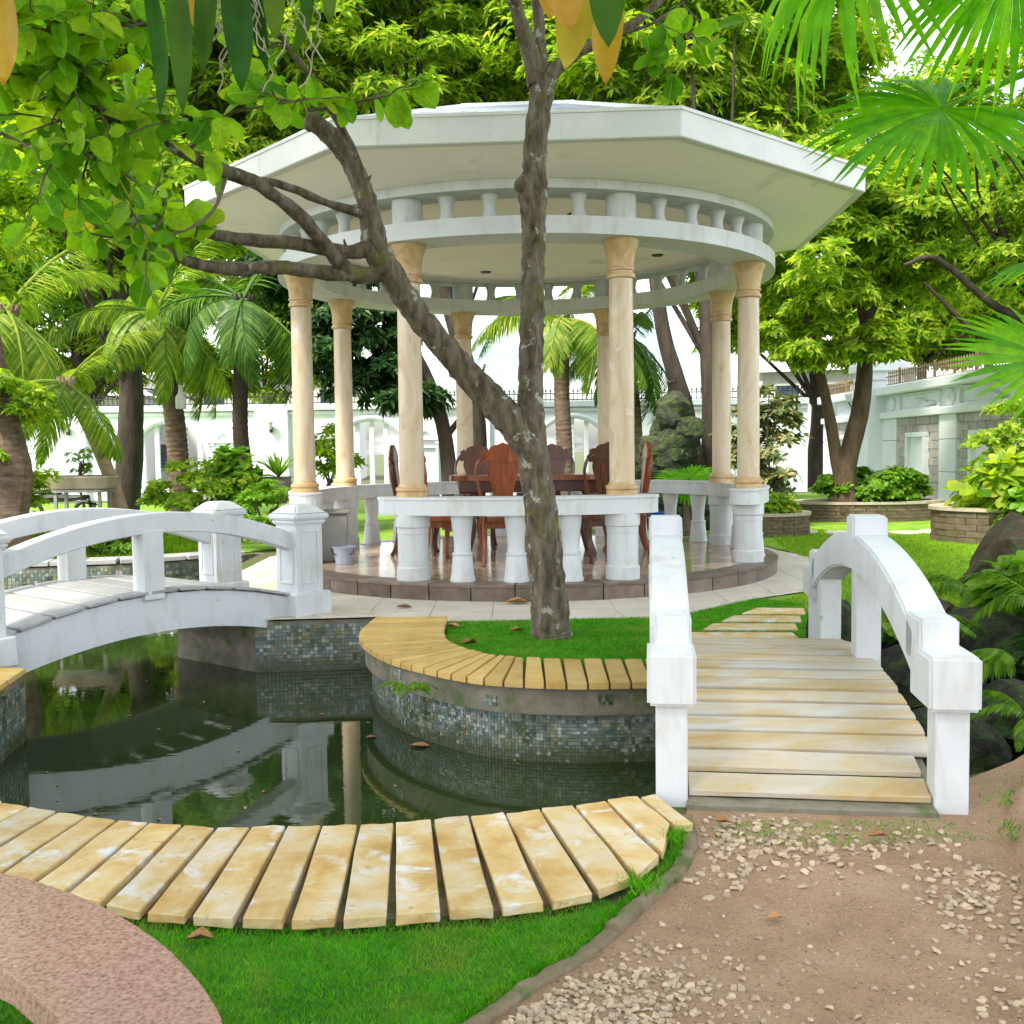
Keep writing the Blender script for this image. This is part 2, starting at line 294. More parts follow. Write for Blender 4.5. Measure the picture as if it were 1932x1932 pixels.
dirt = M('reddish_dirt', [(.25, (.26, .16, .09)), (.5, (.37, .24, .145)), (.75, (.44, .305, .20))], 3, det=10, rough=.95, bump=1., bsc=45, bdist=.02, stain=((.20, .16, .09), 2.2, .60, .72), stain2=((.17, .11, .07), 70, .56, .66))
pebble_m = M('pebble', [(.3, (.38, .27, .16)), (.55, (.48, .38, .26)), (.8, (.55, .48, .38))], 14, rough=.7, bump=.2, vary=.22)
gravel_m = M('gravel', [(.3, (.34, .24, .16)), (.7, (.48, .38, .28))], 20, rough=.75, bump=.2, isl=.28)
bark = M('lichen_bark', [(.30, (.035, .027, .018)), (.46, (.115, .09, .062)), (.60, (.19, .16, .12)), (.78, (.28, .25, .20))], 15, det=11, stretch=(1, 1, .30), rough=.95, bump=1., bsc=34, bdist=.03, stain=((.38, .38, .33), 8, .60, .64), stain2=((.13, .13, .04), 5.5, .54, .66))
barks = M('smooth_branch_bark', [(.3, (.07, .052, .036)), (.5, (.14, .11, .075)), (.8, (.22, .18, .12))], 9, rough=.9, bump=.7, bsc=30, bdist=.012, stain=((.09, .10, .04), 5, .52, .66))
barkd = M('dark_bark', [(.3, (.02, .015, .011)), (.6, (.055, .042, .03)), (.85, (.10, .08, .055))], 6, stretch=(1, 1, .3), rough=.95, bump=1., bsc=18, bdist=.04)
barkb = M('brown_bark', [(.3, (.05, .035, .02)), (.6, (.11, .075, .045)), (.85, (.17, .13, .085))], 6, stretch=(1, 1, .3), rough=.95, bump=1., bsc=18, bdist=.04)
barkp = M('palm_bark', [(.3, (.08, .05, .035)), (.55, (.17, .12, .085)), (.8, (.28, .22, .17))], 5, stretch=(1, 1, 3), rough=.9, bump=.7, bsc=16, bdist=.02)
barkt = M('tan_bark', [(.3, (.22, .15, .09)), (.7, (.36, .27, .18))], 5, stretch=(1, 1, 2), rough=.85, bump=.5)
rock_m = M('dark_rock', [(.3, (.012, .012, .010)), (.55, (.04, .038, .03)), (.8, (.11, .10, .08))], 5, rough=.9, bump=1., bsc=14, bdist=.05, stain=((.06, .11, .02), 3, .46, .60), vary=.2)
rockb = M('brown_rock', [(.3, (.035, .022, .013)), (.55, (.08, .055, .033)), (.8, (.13, .095, .06))], 4, rough=.9, bump=.9, bsc=12, bdist=.04, stain=((.05, .09, .02), 3, .54, .66))
planter_m = M('brown_planter_stone', [(.3, (.07, .05, .03)), (.55, (.14, .105, .065)), (.8, (.22, .175, .12))], 5, stretch=(1, 1, 3), rough=.85, bump=.5, bsc=20, bdist=.02, stain=((.08, .10, .03), 3, .55, .66))
rim_m = M('planter_rim', [(.3, (.34, .28, .20)), (.7, (.46, .40, .31))], 5, rough=.8, bump=.3)
woodr = M('red_wood', [(.25, (.10, .022, .010)), (.5, (.22, .055, .020)), (.75, (.34, .10, .035))], 5, stretch=(3, 3, .5), dist=.8, rough=.28, bump=.06, coat=.35, vary=.25)
woodd = M('dark_red_wood', [(.25, (.035, .012, .008)), (.5, (.085, .026, .014)), (.8, (.15, .05, .025))], 5, stretch=(3, 3, .5), dist=.8, rough=.28, bump=.06, coat=.35)
iron = M('iron', [(.4, (.02, .02, .022)), (.7, (.05, .045, .04))], 10, rough=.5, bump=.1)
gold = M('gilded_iron', [(.4, (.18, .13, .06)), (.7, (.30, .22, .10))], 10, rough=.5, bump=.1)
greyp = M('grey_plastic', [(.3, (.26, .26, .25)), (.7, (.34, .34, .33))], 4, rough=.45, bump=.05)
bucketp = M('blue_grey_plastic', [(.3, (.28, .32, .40)), (.7, (.36, .40, .48))], 4, rough=.35, bump=.03)
bluep = M('blue_plastic', [(.3, (.01, .06, .25)), (.7, (.02, .10, .34))], 4, rough=.3, bump=.03)
brickm = M('grey_stone_brick', [(.3, (.34, .31, .29)), (.55, (.44, .41, .39)), (.8, (.52, .50, .49))], 4, rough=.8, bump=.35, bsc=18, vary=.18)
roofm = M('blue_grey_roof', [(.3, (.30, .34, .40)), (.7, (.46, .50, .57))], 4, rough=.45, bump=.2, isl=.2)
farwall = M('far_wall', [(.3, (.58, .58, .56)), (.7, (.68, .68, .66))], 1, rough=.8, bump=.05)
farroof = M('far_roof', [(.3, (.60, .57, .54)), (.7, (.68, .66, .63))], 2, rough=.8, bump=.1)
glassm = M('dark_window', [(.4, (.03, .05, .07)), (.7, (.06, .09, .12))], 2, rough=.1, bump=0, spec=.8)
lampglass = M('frosted_glass', [(.4, (.66, .66, .64)), (.7, (.74, .74, .72))], 3, rough=.4, bump=0)
drym = M('dry_leaf', [(.3, (.22, .09, .03)), (.6, (.42, .22, .09)), (.85, (.55, .36, .18))], 12, rough=.7, bump=.3, bsc=60, vary=.25)
potm = M('clay_pot', [(.3, (.10, .09, .075)), (.7, (.20, .18, .15))], 5, rough=.8, bump=.3)
concp = M('cast_trough', [(.3, (.26, .22, .15)), (.7, (.38, .33, .24))], 5, rough=.85, bump=.3)
rootm = M('aerial_root', [(.3, (.30, .27, .18)), (.7, (.46, .42, .32))], 8, rough=.8, bump=.1)
lf_bright = ML('leaf_lime', [(0, (.10, .23, .02)), (.2, (.19, .35, .025)), (.5, (.34, .49, .035)), (.8, (.47, .57, .05)), (1, (.60, .64, .09))], .65)
lf_mid = ML('leaf_mid', [(0, (.08, .22, .012)), (.5, (.15, .32, .02)), (1, (.26, .44, .03))], .5)
lf_dark = ML('leaf_dark', [(0, (.012, .05, .012)), (.6, (.03, .095, .02)), (1, (.07, .16, .03))], .35)
lf_near = ML('leaf_near', [(0, (.06, .20, .01)), (.25, (.14, .34, .012)), (.55, (.22, .44, .015)), (.85, (.32, .52, .02)), (.97, (.42, .54, .03)), (1, (.45, .40, .03))], .58, .5, .18)
lf_rib = ML('leaf_near_veined', [(0, (.06, .20, .01)), (.25, (.14, .34, .012)), (.55, (.22, .44, .015)), (.85, (.32, .52, .02)), (.97, (.42, .54, .03)), (1, (.45, .40, .03))], .58, .5, .18, rib=True)
lf_fan = ML('leaf_fan', [(0, (.09, .34, .008)), (.5, (.16, .46, .01)), (1, (.26, .54, .02))], .58, .45, .25)
lf_palm = ML('leaf_palm', [(0, (.10, .22, .02)), (.5, (.22, .34, .04)), (.9, (.38, .46, .08)), (1, (.50, .48, .12))], .5, .45, .3)
lf_palmd = ML('leaf_palm_dark', [(0, (.04, .12, .02)), (.6, (.09, .20, .035)), (1, (.2, .32, .06))], .45, .45, .3)
lf_yel = ML('leaf_yellow', [(0, (.42, .22, .02)), (.5, (.52, .32, .03)), (1, (.50, .40, .05))], .4)
lf_long = ML('leaf_long_green', [(0, (.012, .06, .008)), (.6, (.03, .11, .012)), (1, (.12, .20, .015))], .45, .5, .15)
lf_varie = ML('leaf_variegated', [(0, (.05, .10, .03)), (.5, (.16, .19, .07)), (.85, (.34, .34, .16)), (1, (.30, .20, .05))], .3)
lf_grass = ML('grass_blade', [(0, (.03, .20, .006)), (.5, (.08, .38, .01)), (.9, (.16, .48, .015)), (1, (.28, .34, .06))], .4, .6, .12, patch=((.26, .34, .05), 2.2, .50, .72))
lf_grassy = ML('grass_blade_bright', [(0, (.12, .30, .012)), (.5, (.22, .42, .02)), (1, (.36, .50, .03))], .4, .6, .12)
# water
water_m, n, b, L = nodes('pond_water'); b.inputs['Base Color'].default_value = (.020, .034, .010, 1); b.inputs['Roughness'].default_value = .015; b.inputs['IOR'].default_value = 1.42; b.inputs['Specular IOR Level'].default_value = .7
t = n.nodes.new('ShaderNodeTexCoord'); f = noise(n, L, t.outputs['Object'], 5, 3, .5, .5, (1, 2.2, 1)); bp = n.nodes.new('ShaderNodeBump'); bp.inputs['Strength'].default_value = .06; bp.inputs['Distance'].default_value = .008; L(f, bp.inputs['Height']); L(bp.outputs[0], b.inputs['Normal'])
#PART2
# ------------------------------------------------------------------ ground, pond, water
WZ = -.50
INN = [(-2.9, 4.86), (-2.3, 4.48), (-1.93, 4.31), (-1.61, 4.2), (-1.26, 4.14), (-.81, 4.12), (-.49, 4.15), (-.16, 4.22), (.17, 4.31), (.41, 4.39), (.66, 4.48)]
OUTR = [(-2.6, 4.15), (-1.9, 3.68), (-1.64, 3.53), (-1.2, 3.34), (-.92, 3.30), (-.65, 3.28), (-.4, 3.31), (-.1, 3.35), (.14, 3.41), (.27, 3.47), (.43, 3.60), (.56, 3.83), (.62, 4.1)]
POUT = [(1.05, 6.62), (.45, 6.6), (.1, 6.66), (-.25, 6.79), (-.61, 7.1), (-.88, 7.42), (-1.08, 7.78), (-1.23, 8.18), (-1.3, 8.55), (-1.3, 9.0), (-1.27, 9.36)]
ro = crom(np.c_[np.array(POUT), np.zeros(len(POUT))], 6)[:, :2]; _T = unit(np.gradient(ro, axis=0)); PEDGE = ro+np.c_[_T[:, 1], -_T[:, 0]]*.2
POND = [(x, y-.07) for x, y in INN]+[(.78, 4.62), (1.9, 4.68), (2.45, 5.0), (3.3, 5.9), (4.6, 6.7), (5.6, 8.0), (5.2, 9.3), (3.7, 9.5), (2.75, 8.5), (2.35, 7.8), (1.15, 7.7), *[tuple(q) for q in PEDGE[::3]], (-1.24, 9.5), (-1.36, 9.78), (-2.46, 9.66), (-3.45, 10.42), (-3.7, 12), (-3.95, 14.2), (-4.0, 16.4), (-4.44, 15.76), (-5.24, 15.1), (-5.9, 14.82), (-8.5, 14.3), (-9.5, 12), (-7.4, 10.2), (-5.15, 8.55), (-3.6, 7.45), (-3.5, 6.85), (-3.75, 6.1), (-3.55, 5.4)]
GO = [(-400, -200), (400, -200), (400, 700), (-400, 700)]
ground = sheet('ground', GO, -.012, soil, [POND])
wt = sheet('water', [(-10, 3.6), (6.2, 3.6), (6.2, 17), (-10, 17)], WZ, water_m)
bed = sheet('pond_bed', [(-10.2, 3.5), (6.4, 3.5), (6.4, 17.2), (-10.2, 17.2)], -1.3, soil)
m = MB(); pw = np.array([(x, y, 0) for x, y in POND]); m.sweep(pw, [(0, -1.3), (.16, -1.3), (.16, -.018), (0, -.018)], closed=True)
pondwall = struct(m.build('pond_wall', concrete))
def resample(P, step):
    P = np.asarray(P, float)[:, :2]; d = np.r_[0, np.cumsum(np.linalg.norm(np.diff(P, axis=0), axis=1))]; n = max(2, int(d[-1]/step)+1); s = np.linspace(0, d[-1], n)
    return np.c_[np.interp(s, d, P[:, 0]), np.interp(s, d, P[:, 1])]
def tiles_on(P, z0, z1, size, out, gap=.12, keep=.97):     # small square tiles laid along a wall; out = side (+1/-1)
    Q = resample(P, size); vs, fs = [], []; k = 0
    T = np.gradient(Q, axis=0); T = unit(T); Nn = np.c_[T[:, 1], -T[:, 0]]*out; rows = int((z1-z0)/size)
    for i in range(len(Q)-1):
        a, b2 = Q[i], Q[i+1]; nn = Nn[i]
        for j in range(rows):
            if rng.random() > keep: continue
            g = gap; A = a+(b2-a)*g/2; B = b2-(b2-a)*g/2; za = z0+(j+g/2)*size; zb = z0+(j+1-g/2)*size; d = .005+rng.random()*.003
            for off in (0, d):
                for p, z in ((A, za), (B, za), (B, zb), (A, zb)): vs.append((p[0]+nn[0]*off, p[1]+nn[1]*off, z))
            for q in ((4, 5, 6), (4, 6, 7), (0, 1, 5), (0, 5, 4), (1, 2, 6), (1, 6, 5), (2, 3, 7), (2, 7, 6), (3, 0, 4), (3, 4, 7)): fs.append([k+x for x in q])
            k += 8
    return np.array(vs), np.array(fs)
# mosaic on the landing wall, the far bank and the bank below the white bridge
land = [(-1.30, 9.5), (-1.36, 9.78), (-2.46, 9.66)]
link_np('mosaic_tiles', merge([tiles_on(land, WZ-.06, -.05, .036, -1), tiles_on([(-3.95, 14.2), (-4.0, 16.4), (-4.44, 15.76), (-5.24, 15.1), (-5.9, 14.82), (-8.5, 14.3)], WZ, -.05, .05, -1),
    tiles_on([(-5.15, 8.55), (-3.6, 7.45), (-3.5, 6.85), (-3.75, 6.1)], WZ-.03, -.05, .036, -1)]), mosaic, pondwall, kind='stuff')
# far bank edging stones
for i, (a, b2) in enumerate(zip(resample([(-4.3, 15.9), (-5.24, 15.15), (-5.9, 14.87), (-8.5, 14.35)], .42)[:-1], resample([(-4.3, 15.9), (-5.24, 15.15), (-5.9, 14.87), (-8.5, 14.35)], .42)[1:])):
    c = (a+b2)/2; d = b2-a; MB().box((c[0], c[1]+.16, .035), (np.linalg.norm(d)-.02, .46, .07), math.atan2(d[1], d[0])).build('edging_stone', sandw, pondwall, bevel=.008)
# path round the pavilion
PATH = [(-3.40, 10.44), (-2.44, 9.64), (-1.30, 9.74), (-1.2, 9.36), (1.3, 9.46), (1.75, 9.75), (2.5, 10.6), (3.3, 11.2), (4.0, 12.5), (4.25, 14.7), (3.8, 17), (2, 18.4), (-1, 18.5), (-3, 17.5), (-3.7, 15.5), (-3.62, 12)]
path = sheet('path', PATH, .004, paver_m)
G = V(.22, 13.8)
m4 = {}
for ix in range(-8, 10):
    for iy in range(-2, 18):
        cx, cy = ix*.6+.1, 9.66+iy*.6-.0
        c4 = np.array([(cx-.3, cy-.3), (cx+.3, cy-.3), (cx+.3, cy+.3), (cx-.3, cy+.3)])
        ins = inpoly(c4, PATH)
        if not ins.any() or (np.linalg.norm(c4-G, axis=1) < 3.1).all(): continue
        def clip(P):        # keep the paver inside the path's outline
            if inpoly([P], PATH)[0]: return P
            q = np.array([cx, cy])
            src = c4[ins].mean(0)
            for t in np.linspace(1, 0, 25):
                w_ = src+(P-src)*t
                if inpoly([w_], PATH)[0]: return w_
            return src
        q4 = [clip(p) for p in (np.array([(cx-.297, cy-.297), (cx+.297, cy-.297), (cx+.297, cy+.297), (cx-.297, cy+.297)]))]
        MB().prism(q4, .0, .014+random.uniform(-.0015, .0015)).build('paver', paver_m, path)
# near plank path
pp = struct(bpy.data.objects.new('plank_path', None)); COL.objects.link(pp); pp.location = (-.9, 3.7, 0)
bedpoly = [(x, y-.05) for x, y in INN]+[(x, y+.05) for x, y in OUTR[::-1]]
MB().prism(bedpoly, -.3, .012).build('mortar_bed', mortar, pp)
ox, oy = np.array(OUTR).T; ixx, iyy = np.array(INN).T
def outer_hit(x0, dx):
    y0 = float(np.interp(x0, ixx, iyy))
    for t in np.linspace(.3, 1.25, 200):
        x, y = x0+dx*t, y0-t
        if y <= np.interp(x, ox, oy): break
    return (x, y)
x = -2.72; k = 0
while x < .60:
    wd = .136+random.uniform(-.004, .006)
    if x+wd > .60: wd = .62-x
    xc = x+wd/2; dx = .172*(xc+1.08); q = []
    for side in (-1, 1):
        xx = xc+side*wd/2; yy = float(np.interp(xx, ixx, iyy))+random.uniform(-.006, .006); h = outer_hit(xx, dx); q.append(((xx, yy), (h[0]+random.uniform(-.002, .002), h[1]+random.uniform(-.006, .006))))
    poly = [q[0][0], q[1][0], q[1][1], q[0][1]]
    roughen(MB().prism(poly, .012, .050+random.uniform(-.004, .004)).build('plank', sand, pp, bevel=.004), .0055, 14, 2)
    x += wd+.012; k += 1
# ------------------------------------------------------------------ curved planter in the pond with plank rim
pl = thing('curved_planter', 'pond edge planter with yellow sandstone plank rim and mosaic tiled wall below', 'planter', (.1, 8.3, 0))
POUT = [(1.05, 6.62), (.45, 6.6), (.1, 6.66), (-.25, 6.79), (-.61, 7.1), (-.88, 7.42), (-1.08, 7.78), (-1.23, 8.18), (-1.3, 8.55), (-1.3, 9.0), (-1.27, 9.36)]
PIN = [(1.1, 7.34), (.5, 7.38), (.12, 7.46), (-.16, 7.59), (-.37, 7.85), (-.53, 8.2), (-.59, 8.55), (-.61, 9.0), (-.61, 9.36)]
ro = resample(crom(np.c_[np.array(POUT), np.zeros(len(POUT))], 6), .02); ri = resample(crom(np.c_[np.array(PIN), np.zeros(len(PIN))], 6), .02)
off_in = ro+np.c_[-np.gradient(ro, axis=0)[:, 1], np.gradient(ro, axis=0)[:, 0]]*0
def inset(P, d):
    T = unit(np.gradient(P, axis=0)); return P+np.c_[T[:, 1], -T[:, 0]]*d
wall_u = inset(ro, .05); wall_l = inset(ro, .11)
m = MB(); m.prism(list(wall_u[::8])+list(ri[::-8]), -.165, .014); m.build('upper_wall', concrete, pl)
m = MB(); m.prism(list(wall_l[::8])+list(ri[::-8]), -1.2, -.165); m.build('lower_wall', grout, pl)
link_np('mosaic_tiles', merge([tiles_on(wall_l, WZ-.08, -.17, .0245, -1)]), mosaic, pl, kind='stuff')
link_np('loose_tiles', merge([tiles_on(wall_u[a:a+6], za, za+.076, .0245, -1) for a, za in ((20, -.10), (110, -.09), (165, -.08), (60, -.13), (4, -.12))]), mosaic, pl, kind='stuff')
# planks: straight run, fan, straight run
so_ = np.linalg.norm(np.diff(ro, axis=0), axis=1).sum(); si_ = np.linalg.norm(np.diff(ri, axis=0), axis=1).sum(); NP = 30
def at(Pl, t):
    f = t*(len(Pl)-1); i = min(int(f), len(Pl)-2); return Pl[i]+(Pl[i+1]-Pl[i])*(f-i)
# matched parameter: fan centre (0.1,8.3)
def pair(t):
    if t < .26: return at(ro, t), None
    return at(ro, t), None
def inner_for(p):
    if p[0] > .1: return np.array([p[0]+.04*(p[0]-.1), float(np.interp(p[0], [.1, .5, 1.1], [7.46, 7.38, 7.34]))])
    if p[1] > 8.35: return np.array([float(np.interp(p[1], [8.2, 8.55, 9.4], [-.53, -.59, -.61])), p[1]+.02])
    c = np.array([.1, 8.35]); d = unit(p-c); best = min(ri, key=lambda q: abs(math.atan2(*(q-c))-math.atan2(*d)) if np.dot(q-c, d) > 0 else 9); return np.array(best)
step = so_/NP
for k in range(NP):
    gp = .09 if k < 12 else .05
    a, b2 = at(ro, (k+gp/2)/NP), at(ro, (k+1-gp/2)/NP); ia, ib = inner_for(a), inner_for(b2)
    ia, ib = ia+(ib-ia)*gp/2, ib-(ib-ia)*gp/2
    if np.linalg.norm(ia-ib) < .02: ib = ib+(b2-a)*.12
    MB().prism([a, b2, ib, ia], .014, .060+random.uniform(-.004, .004)).build('plank', sandy, pl, bevel=.005, seg=2)
# ------------------------------------------------------------------ lawns and dirt
LAWN1 = [(x, y-.02) for x, y in OUTR[1:10]]+[(.40, 3.48), (.33, 3.33), (.17, 3.10), (.0, 2.91), (-.12, 2.78), (-.24, 2.6), (-.4, 2.2), (-.4, 1.0), (-3.5, 1.0), (-3.5, 4.6), (-2.6, 4.1)]
sheet('front_lawn', LAWN1, .0, lawn_m)
PLAWN = [(1.1, 7.36), (.5, 7.4), (.12, 7.48), (-.15, 7.61), (-.36, 7.87), (-.51, 8.2), (-.57, 8.55), (-.59, 9.0), (-.59, 9.355), (1.3, 9.45), (1.72, 9.72), (2.5, 10.55), (2.9, 10.2), (2.6, 8.5), (2.3, 7.9), (1.15, 7.8)]
sheet('planter_lawn', PLAWN, .012, lawn_m)
RLAWN = [(2.55, 10.6), (2.75, 8.6), (3.7, 9.6), (5.3, 9.4), (7.2, 10.5), (10.6, 15), (10.6, 35), (4.5, 35), (2.2, 18.4), (4.0, 16.8), (4.3, 14.7), (4.05, 12.4), (3.3, 11.12)]
sheet('side_lawn', RLAWN, .0, lawn_y)
LLAWN = [(-4.1, 16.7), (-4.5, 16.1), (-5.3, 15.5), (-8.6, 14.8), (-14, 14.5), (-20, 20), (-20, 34), (-4, 34), (-1, 19), (-3, 17.7)]
sheet('rear_lawn', LLAWN, .0, lawn_y)
KERB = [(.72, 4.30), (.71, 4.14), (.66, 3.9), (.55, 3.66), (.39, 3.40), (.23, 3.15), (.06, 2.96), (-.06, 2.82), (-.17, 2.66), (-.3, 2.4), (-.35, 2.0), (-.33, 1.2)]
DIRT = KERB+[(3.5, 1.2), (6, 4), (6.5, 8), (5.7, 8.2), (4.7, 6.8), (3.4, 5.95), (2.5, 5.05), (1.95, 4.62), (.8, 4.56)]
yard = sheet('dirt_yard', DIRT, -.004, dirt)
# gentle uneven earth bank at the far side of the yard
def bumpy(name, poly, z, mat, amp, res, edge):
    P = np.array([p[:2] for p in poly]); lo, hi = P.min(0), P.max(0); nx = int((hi[0]-lo[0])/res)+1; ny = int((hi[1]-lo[1])/res)+1
    gx, gy = np.meshgrid(np.linspace(lo[0], hi[0], nx), np.linspace(lo[1], hi[1], ny)); q = np.c_[gx.ravel(), gy.ravel()]; ins = inpoly(q, P).reshape(ny, nx)
    ph = rng.random(8)*6; h = z+amp*(np.sin(gx*2.3+ph[0])*np.sin(gy*1.9+ph[1])+.6*np.sin(gx*5.1+ph[2]+gy*3)+.4*np.sin(gy*7.7-gx*4+ph[3])+.5*rng.random(gx.shape))
    h = np.where(ins, h, -edge); vs = np.c_[gx.ravel(), gy.ravel(), h.ravel()]; idx = np.arange(nx*ny).reshape(ny, nx); fs = []
    for j in range(ny-1):
        for i in range(nx-1):
            if ins[j:j+2, i:i+2].any(): fs += [(idx[j, i], idx[j, i+1], idx[j+1, i+1]), (idx[j, i], idx[j+1, i+1], idx[j+1, i])]
    return struct(link_np(name, (vs, np.array(fs)), mat, smooth=True))
bumpy('earth_bank', [(2.12, 4.30), (1.80, 3.5), (1.75, 3.0), (2.0, 2.2), (5, 2.2), (6, 6.5), (4.5, 6.6), (3.3, 5.7), (2.5, 4.85)], .07, dirt, .022, .06, .03)
# kerb: cut stones of uneven length along the lawn's edge
kb = thing('kerb', 'low mossy stone kerb curving between the lawn and the dirt yard', 'kerb', (.3, 3.2, 0))
kc = resample(crom(np.c_[np.array(KERB), np.zeros(len(KERB))], 6), .01); i = 0
while i < len(kc)-8:
    n_ = random.randint(40, 75); seg_ = kc[i:i+n_+3:2]+np.array([random.uniform(-.008, .008), random.uniform(-.008, .008)])
    if len(seg_) < 3: break
    w_ = random.uniform(.020, .030); t_ = random.uniform(.012, .034)
    roughen(MB().sweep(np.c_[seg_, np.zeros(len(seg_))], [(-w_, -.05), (w_, -.05), (w_*.97, t_*.55), (w_*.75, t_*.9), (w_*.2, t_), (-w_*.4, t_), (-w_*.85, t_*.85), (-w_, t_*.5)]).build('kerb_stone', mortar if random.random() < .75 else concrete, kb, smooth=True, autos=70), .009, 16); i += n_
# stepping slabs on the grass beyond the near bridge
for k, (a, b2, c, d) in enumerate((((1.30, 7.98), (2.36, 7.95), (2.34, 8.16), (1.36, 8.19)), ((1.42, 8.30), (2.32, 8.24), (2.34, 8.50), (1.50, 8.56)), ((1.62, 8.70), (2.42, 8.62), (2.48, 8.92), (1.76, 8.98)), ((1.86, 9.10), (2.56, 9.02), (2.64, 9.34), (2.04, 9.40)), ((2.14, 9.52), (2.72, 9.44), (2.80, 9.78), (2.36, 9.84)))):
    o = MB().prism([a, b2, c, d], -.02, .034).build('stepping_slab', sand, bevel=.008)
    tag(o, ['sandstone stepping slab touching the far end of the near plank bridge', 'second sandstone stepping slab beyond the near plank bridge', 'middle sandstone stepping slab of five in the grass', 'fourth sandstone stepping slab out from the near plank bridge', 'sandstone stepping slab nearest to the pale paving around the pavilion'][k], 'slab', 'stepping slabs in the grass')

# ------------------------------------------------------------------ white footbridge on the far side of the pond
def arch(t, e, mid): return mid-(mid-e)*(2*t-1)**2
def newel(b, c, rz, h=1.11):
    x, y = c; n_ = thing_part('newel_post', b)
    MB().box((x, y, .45), (.32, .32, .9), rz).build('shaft', white, n_, bevel=.006)
    MB().box((x, y, .11), (.44, .44, .23), rz, .97, .97).build('plinth', white, n_, bevel=.012)
    m = MB(); m.box((x, y, .915), (.38, .38, .05), rz); m.box((x, y, .965), (.43, .43, .055), rz); m.box((x, y, 1.035), (.41, .41, .09), rz, .5, .5); m.build('cap', white, n_, bevel=.016, seg=2)
    m = MB()
    for k in range(4):
        a = rz+k*math.pi/2; nx, ny = math.cos(a), math.sin(a); tx, ty = -ny, nx
        for s, zz, ww, hh in ((-.095, .57, .022, .52), (.095, .57, .022, .52), (0, .32, .168, .022), (0, .82, .168, .022)):
            m.box((x+nx*.163+tx*s, y+ny*.163+ty*s, zz), (.014, ww, hh), a)
    m.build('panel_moulding', white, n_, bevel=.003)
def thing_part(name, parent):
    o = bpy.data.objects.new(name, None); COL.objects.link(o); o.parent = parent; return o
A1, A2 = V(-4.06, 7.66), V(-2.10, 10.05); ax = unit(A2-A1); sd_ = V(-ax[1], ax[0]); LEN = np.linalg.norm(A2-A1); WID = 1.32
lb = thing('arched_footbridge', 'white arched footbridge with square newel posts over the pond beside the pavilion', 'bridge', (*((A1+A2)/2+sd_*WID/2), 0))
rzb = math.atan2(ax[1], ax[0])
def on(s, w=0., z=0.): p = A1+ax*s+sd_*w; return V(p[0], p[1], z)
for s, w_ in ((0, 0), (LEN, 0), (0, WID), (LEN, WID)): newel(lb, on(s, w_)[:2], rzb)
ts = np.linspace(0, 1, 25)
for w_ in (0, WID):
    MB().sweep([on(.12+t*(LEN-.24), w_, arch(t, .80, 1.085)) for t in ts], [(-.085, -.175), (.085, -.175), (.085, 0), (-.085, 0)]).build('handrail', white, lb, bevel=.008)
    c = on(LEN*.47, w_, 0); MB().box((c[0], c[1], .64), (.19, .19, .60), rzb).build('rail_post', white, lb, bevel=.006)
    top = [(t*LEN, arch(t, .13, .375)) for t in ts]; bot = [(LEN*(.0+1.0*t), arch(t, -.20, .05)) for t in ts[::-1]]
    prof = top+bot; m = MB(); w0, w1 = (w_-.05, w_+.07) if w_ == 0 else (w_-.07, w_+.05)
    # fascia: vertical plate with arched underside
    vs = [on(s, w0, z) for s, z in prof]+[on(s, w1, z) for s, z in prof]; n_ = len(prof); nt_ = len(top); fs = []
    for i in range(nt_-1):
        j = n_-1-i; fs += [(i, i+1, j-1, j), (n_+i, n_+j, n_+j-1, n_+i+1)]
    fs += [(i, n_+i, n_+(i+1) % n_, (i+1) % n_) for i in range(n_)]
    m.add(vs, fs); m.build('side_beam', white, lb)
dk = thing_part('deck', lb)
npk = 11
for k in range(npk):
    t0, t1 = (k+.06)/npk, (k+.94)/npk; z0, z1 = arch(t0, .15, .40), arch(t1, .15, .40)
    m = MB(); q = []
    for t, z in ((t0, z0), (t1, z1)):
        for w_ in (-.10, WID+.10):
            for dz in (.022, .05): q.append(on(t*LEN, w_, z-.03+dz))
    m.add(q, [(0, 1, 3, 2), (4, 6, 7, 5), (0, 4, 5, 1), (2, 3, 7, 6), (1, 5, 7, 3), (0, 2, 6, 4)]); m.build('plank', sandw, dk, bevel=.006)
# plank edge of the bank by its near end
MB().prism([(-3.55, 7.35), (-3.42, 6.8), (-3.7, 6.0), (-4.6, 6.2), (-4.6, 8.3)], -.02, .012).build('landing_bed', mortar, lb)
for k in range(6):
    y = 6.2+k*.19; MB().prism([(-3.44-.03*abs(k-3), y), (-3.44-.03*abs(k-2), y+.175), (-4.3, y+.3), (-4.3, y+.12)], .012, .055).build('plank', sandy, lb, bevel=.005)
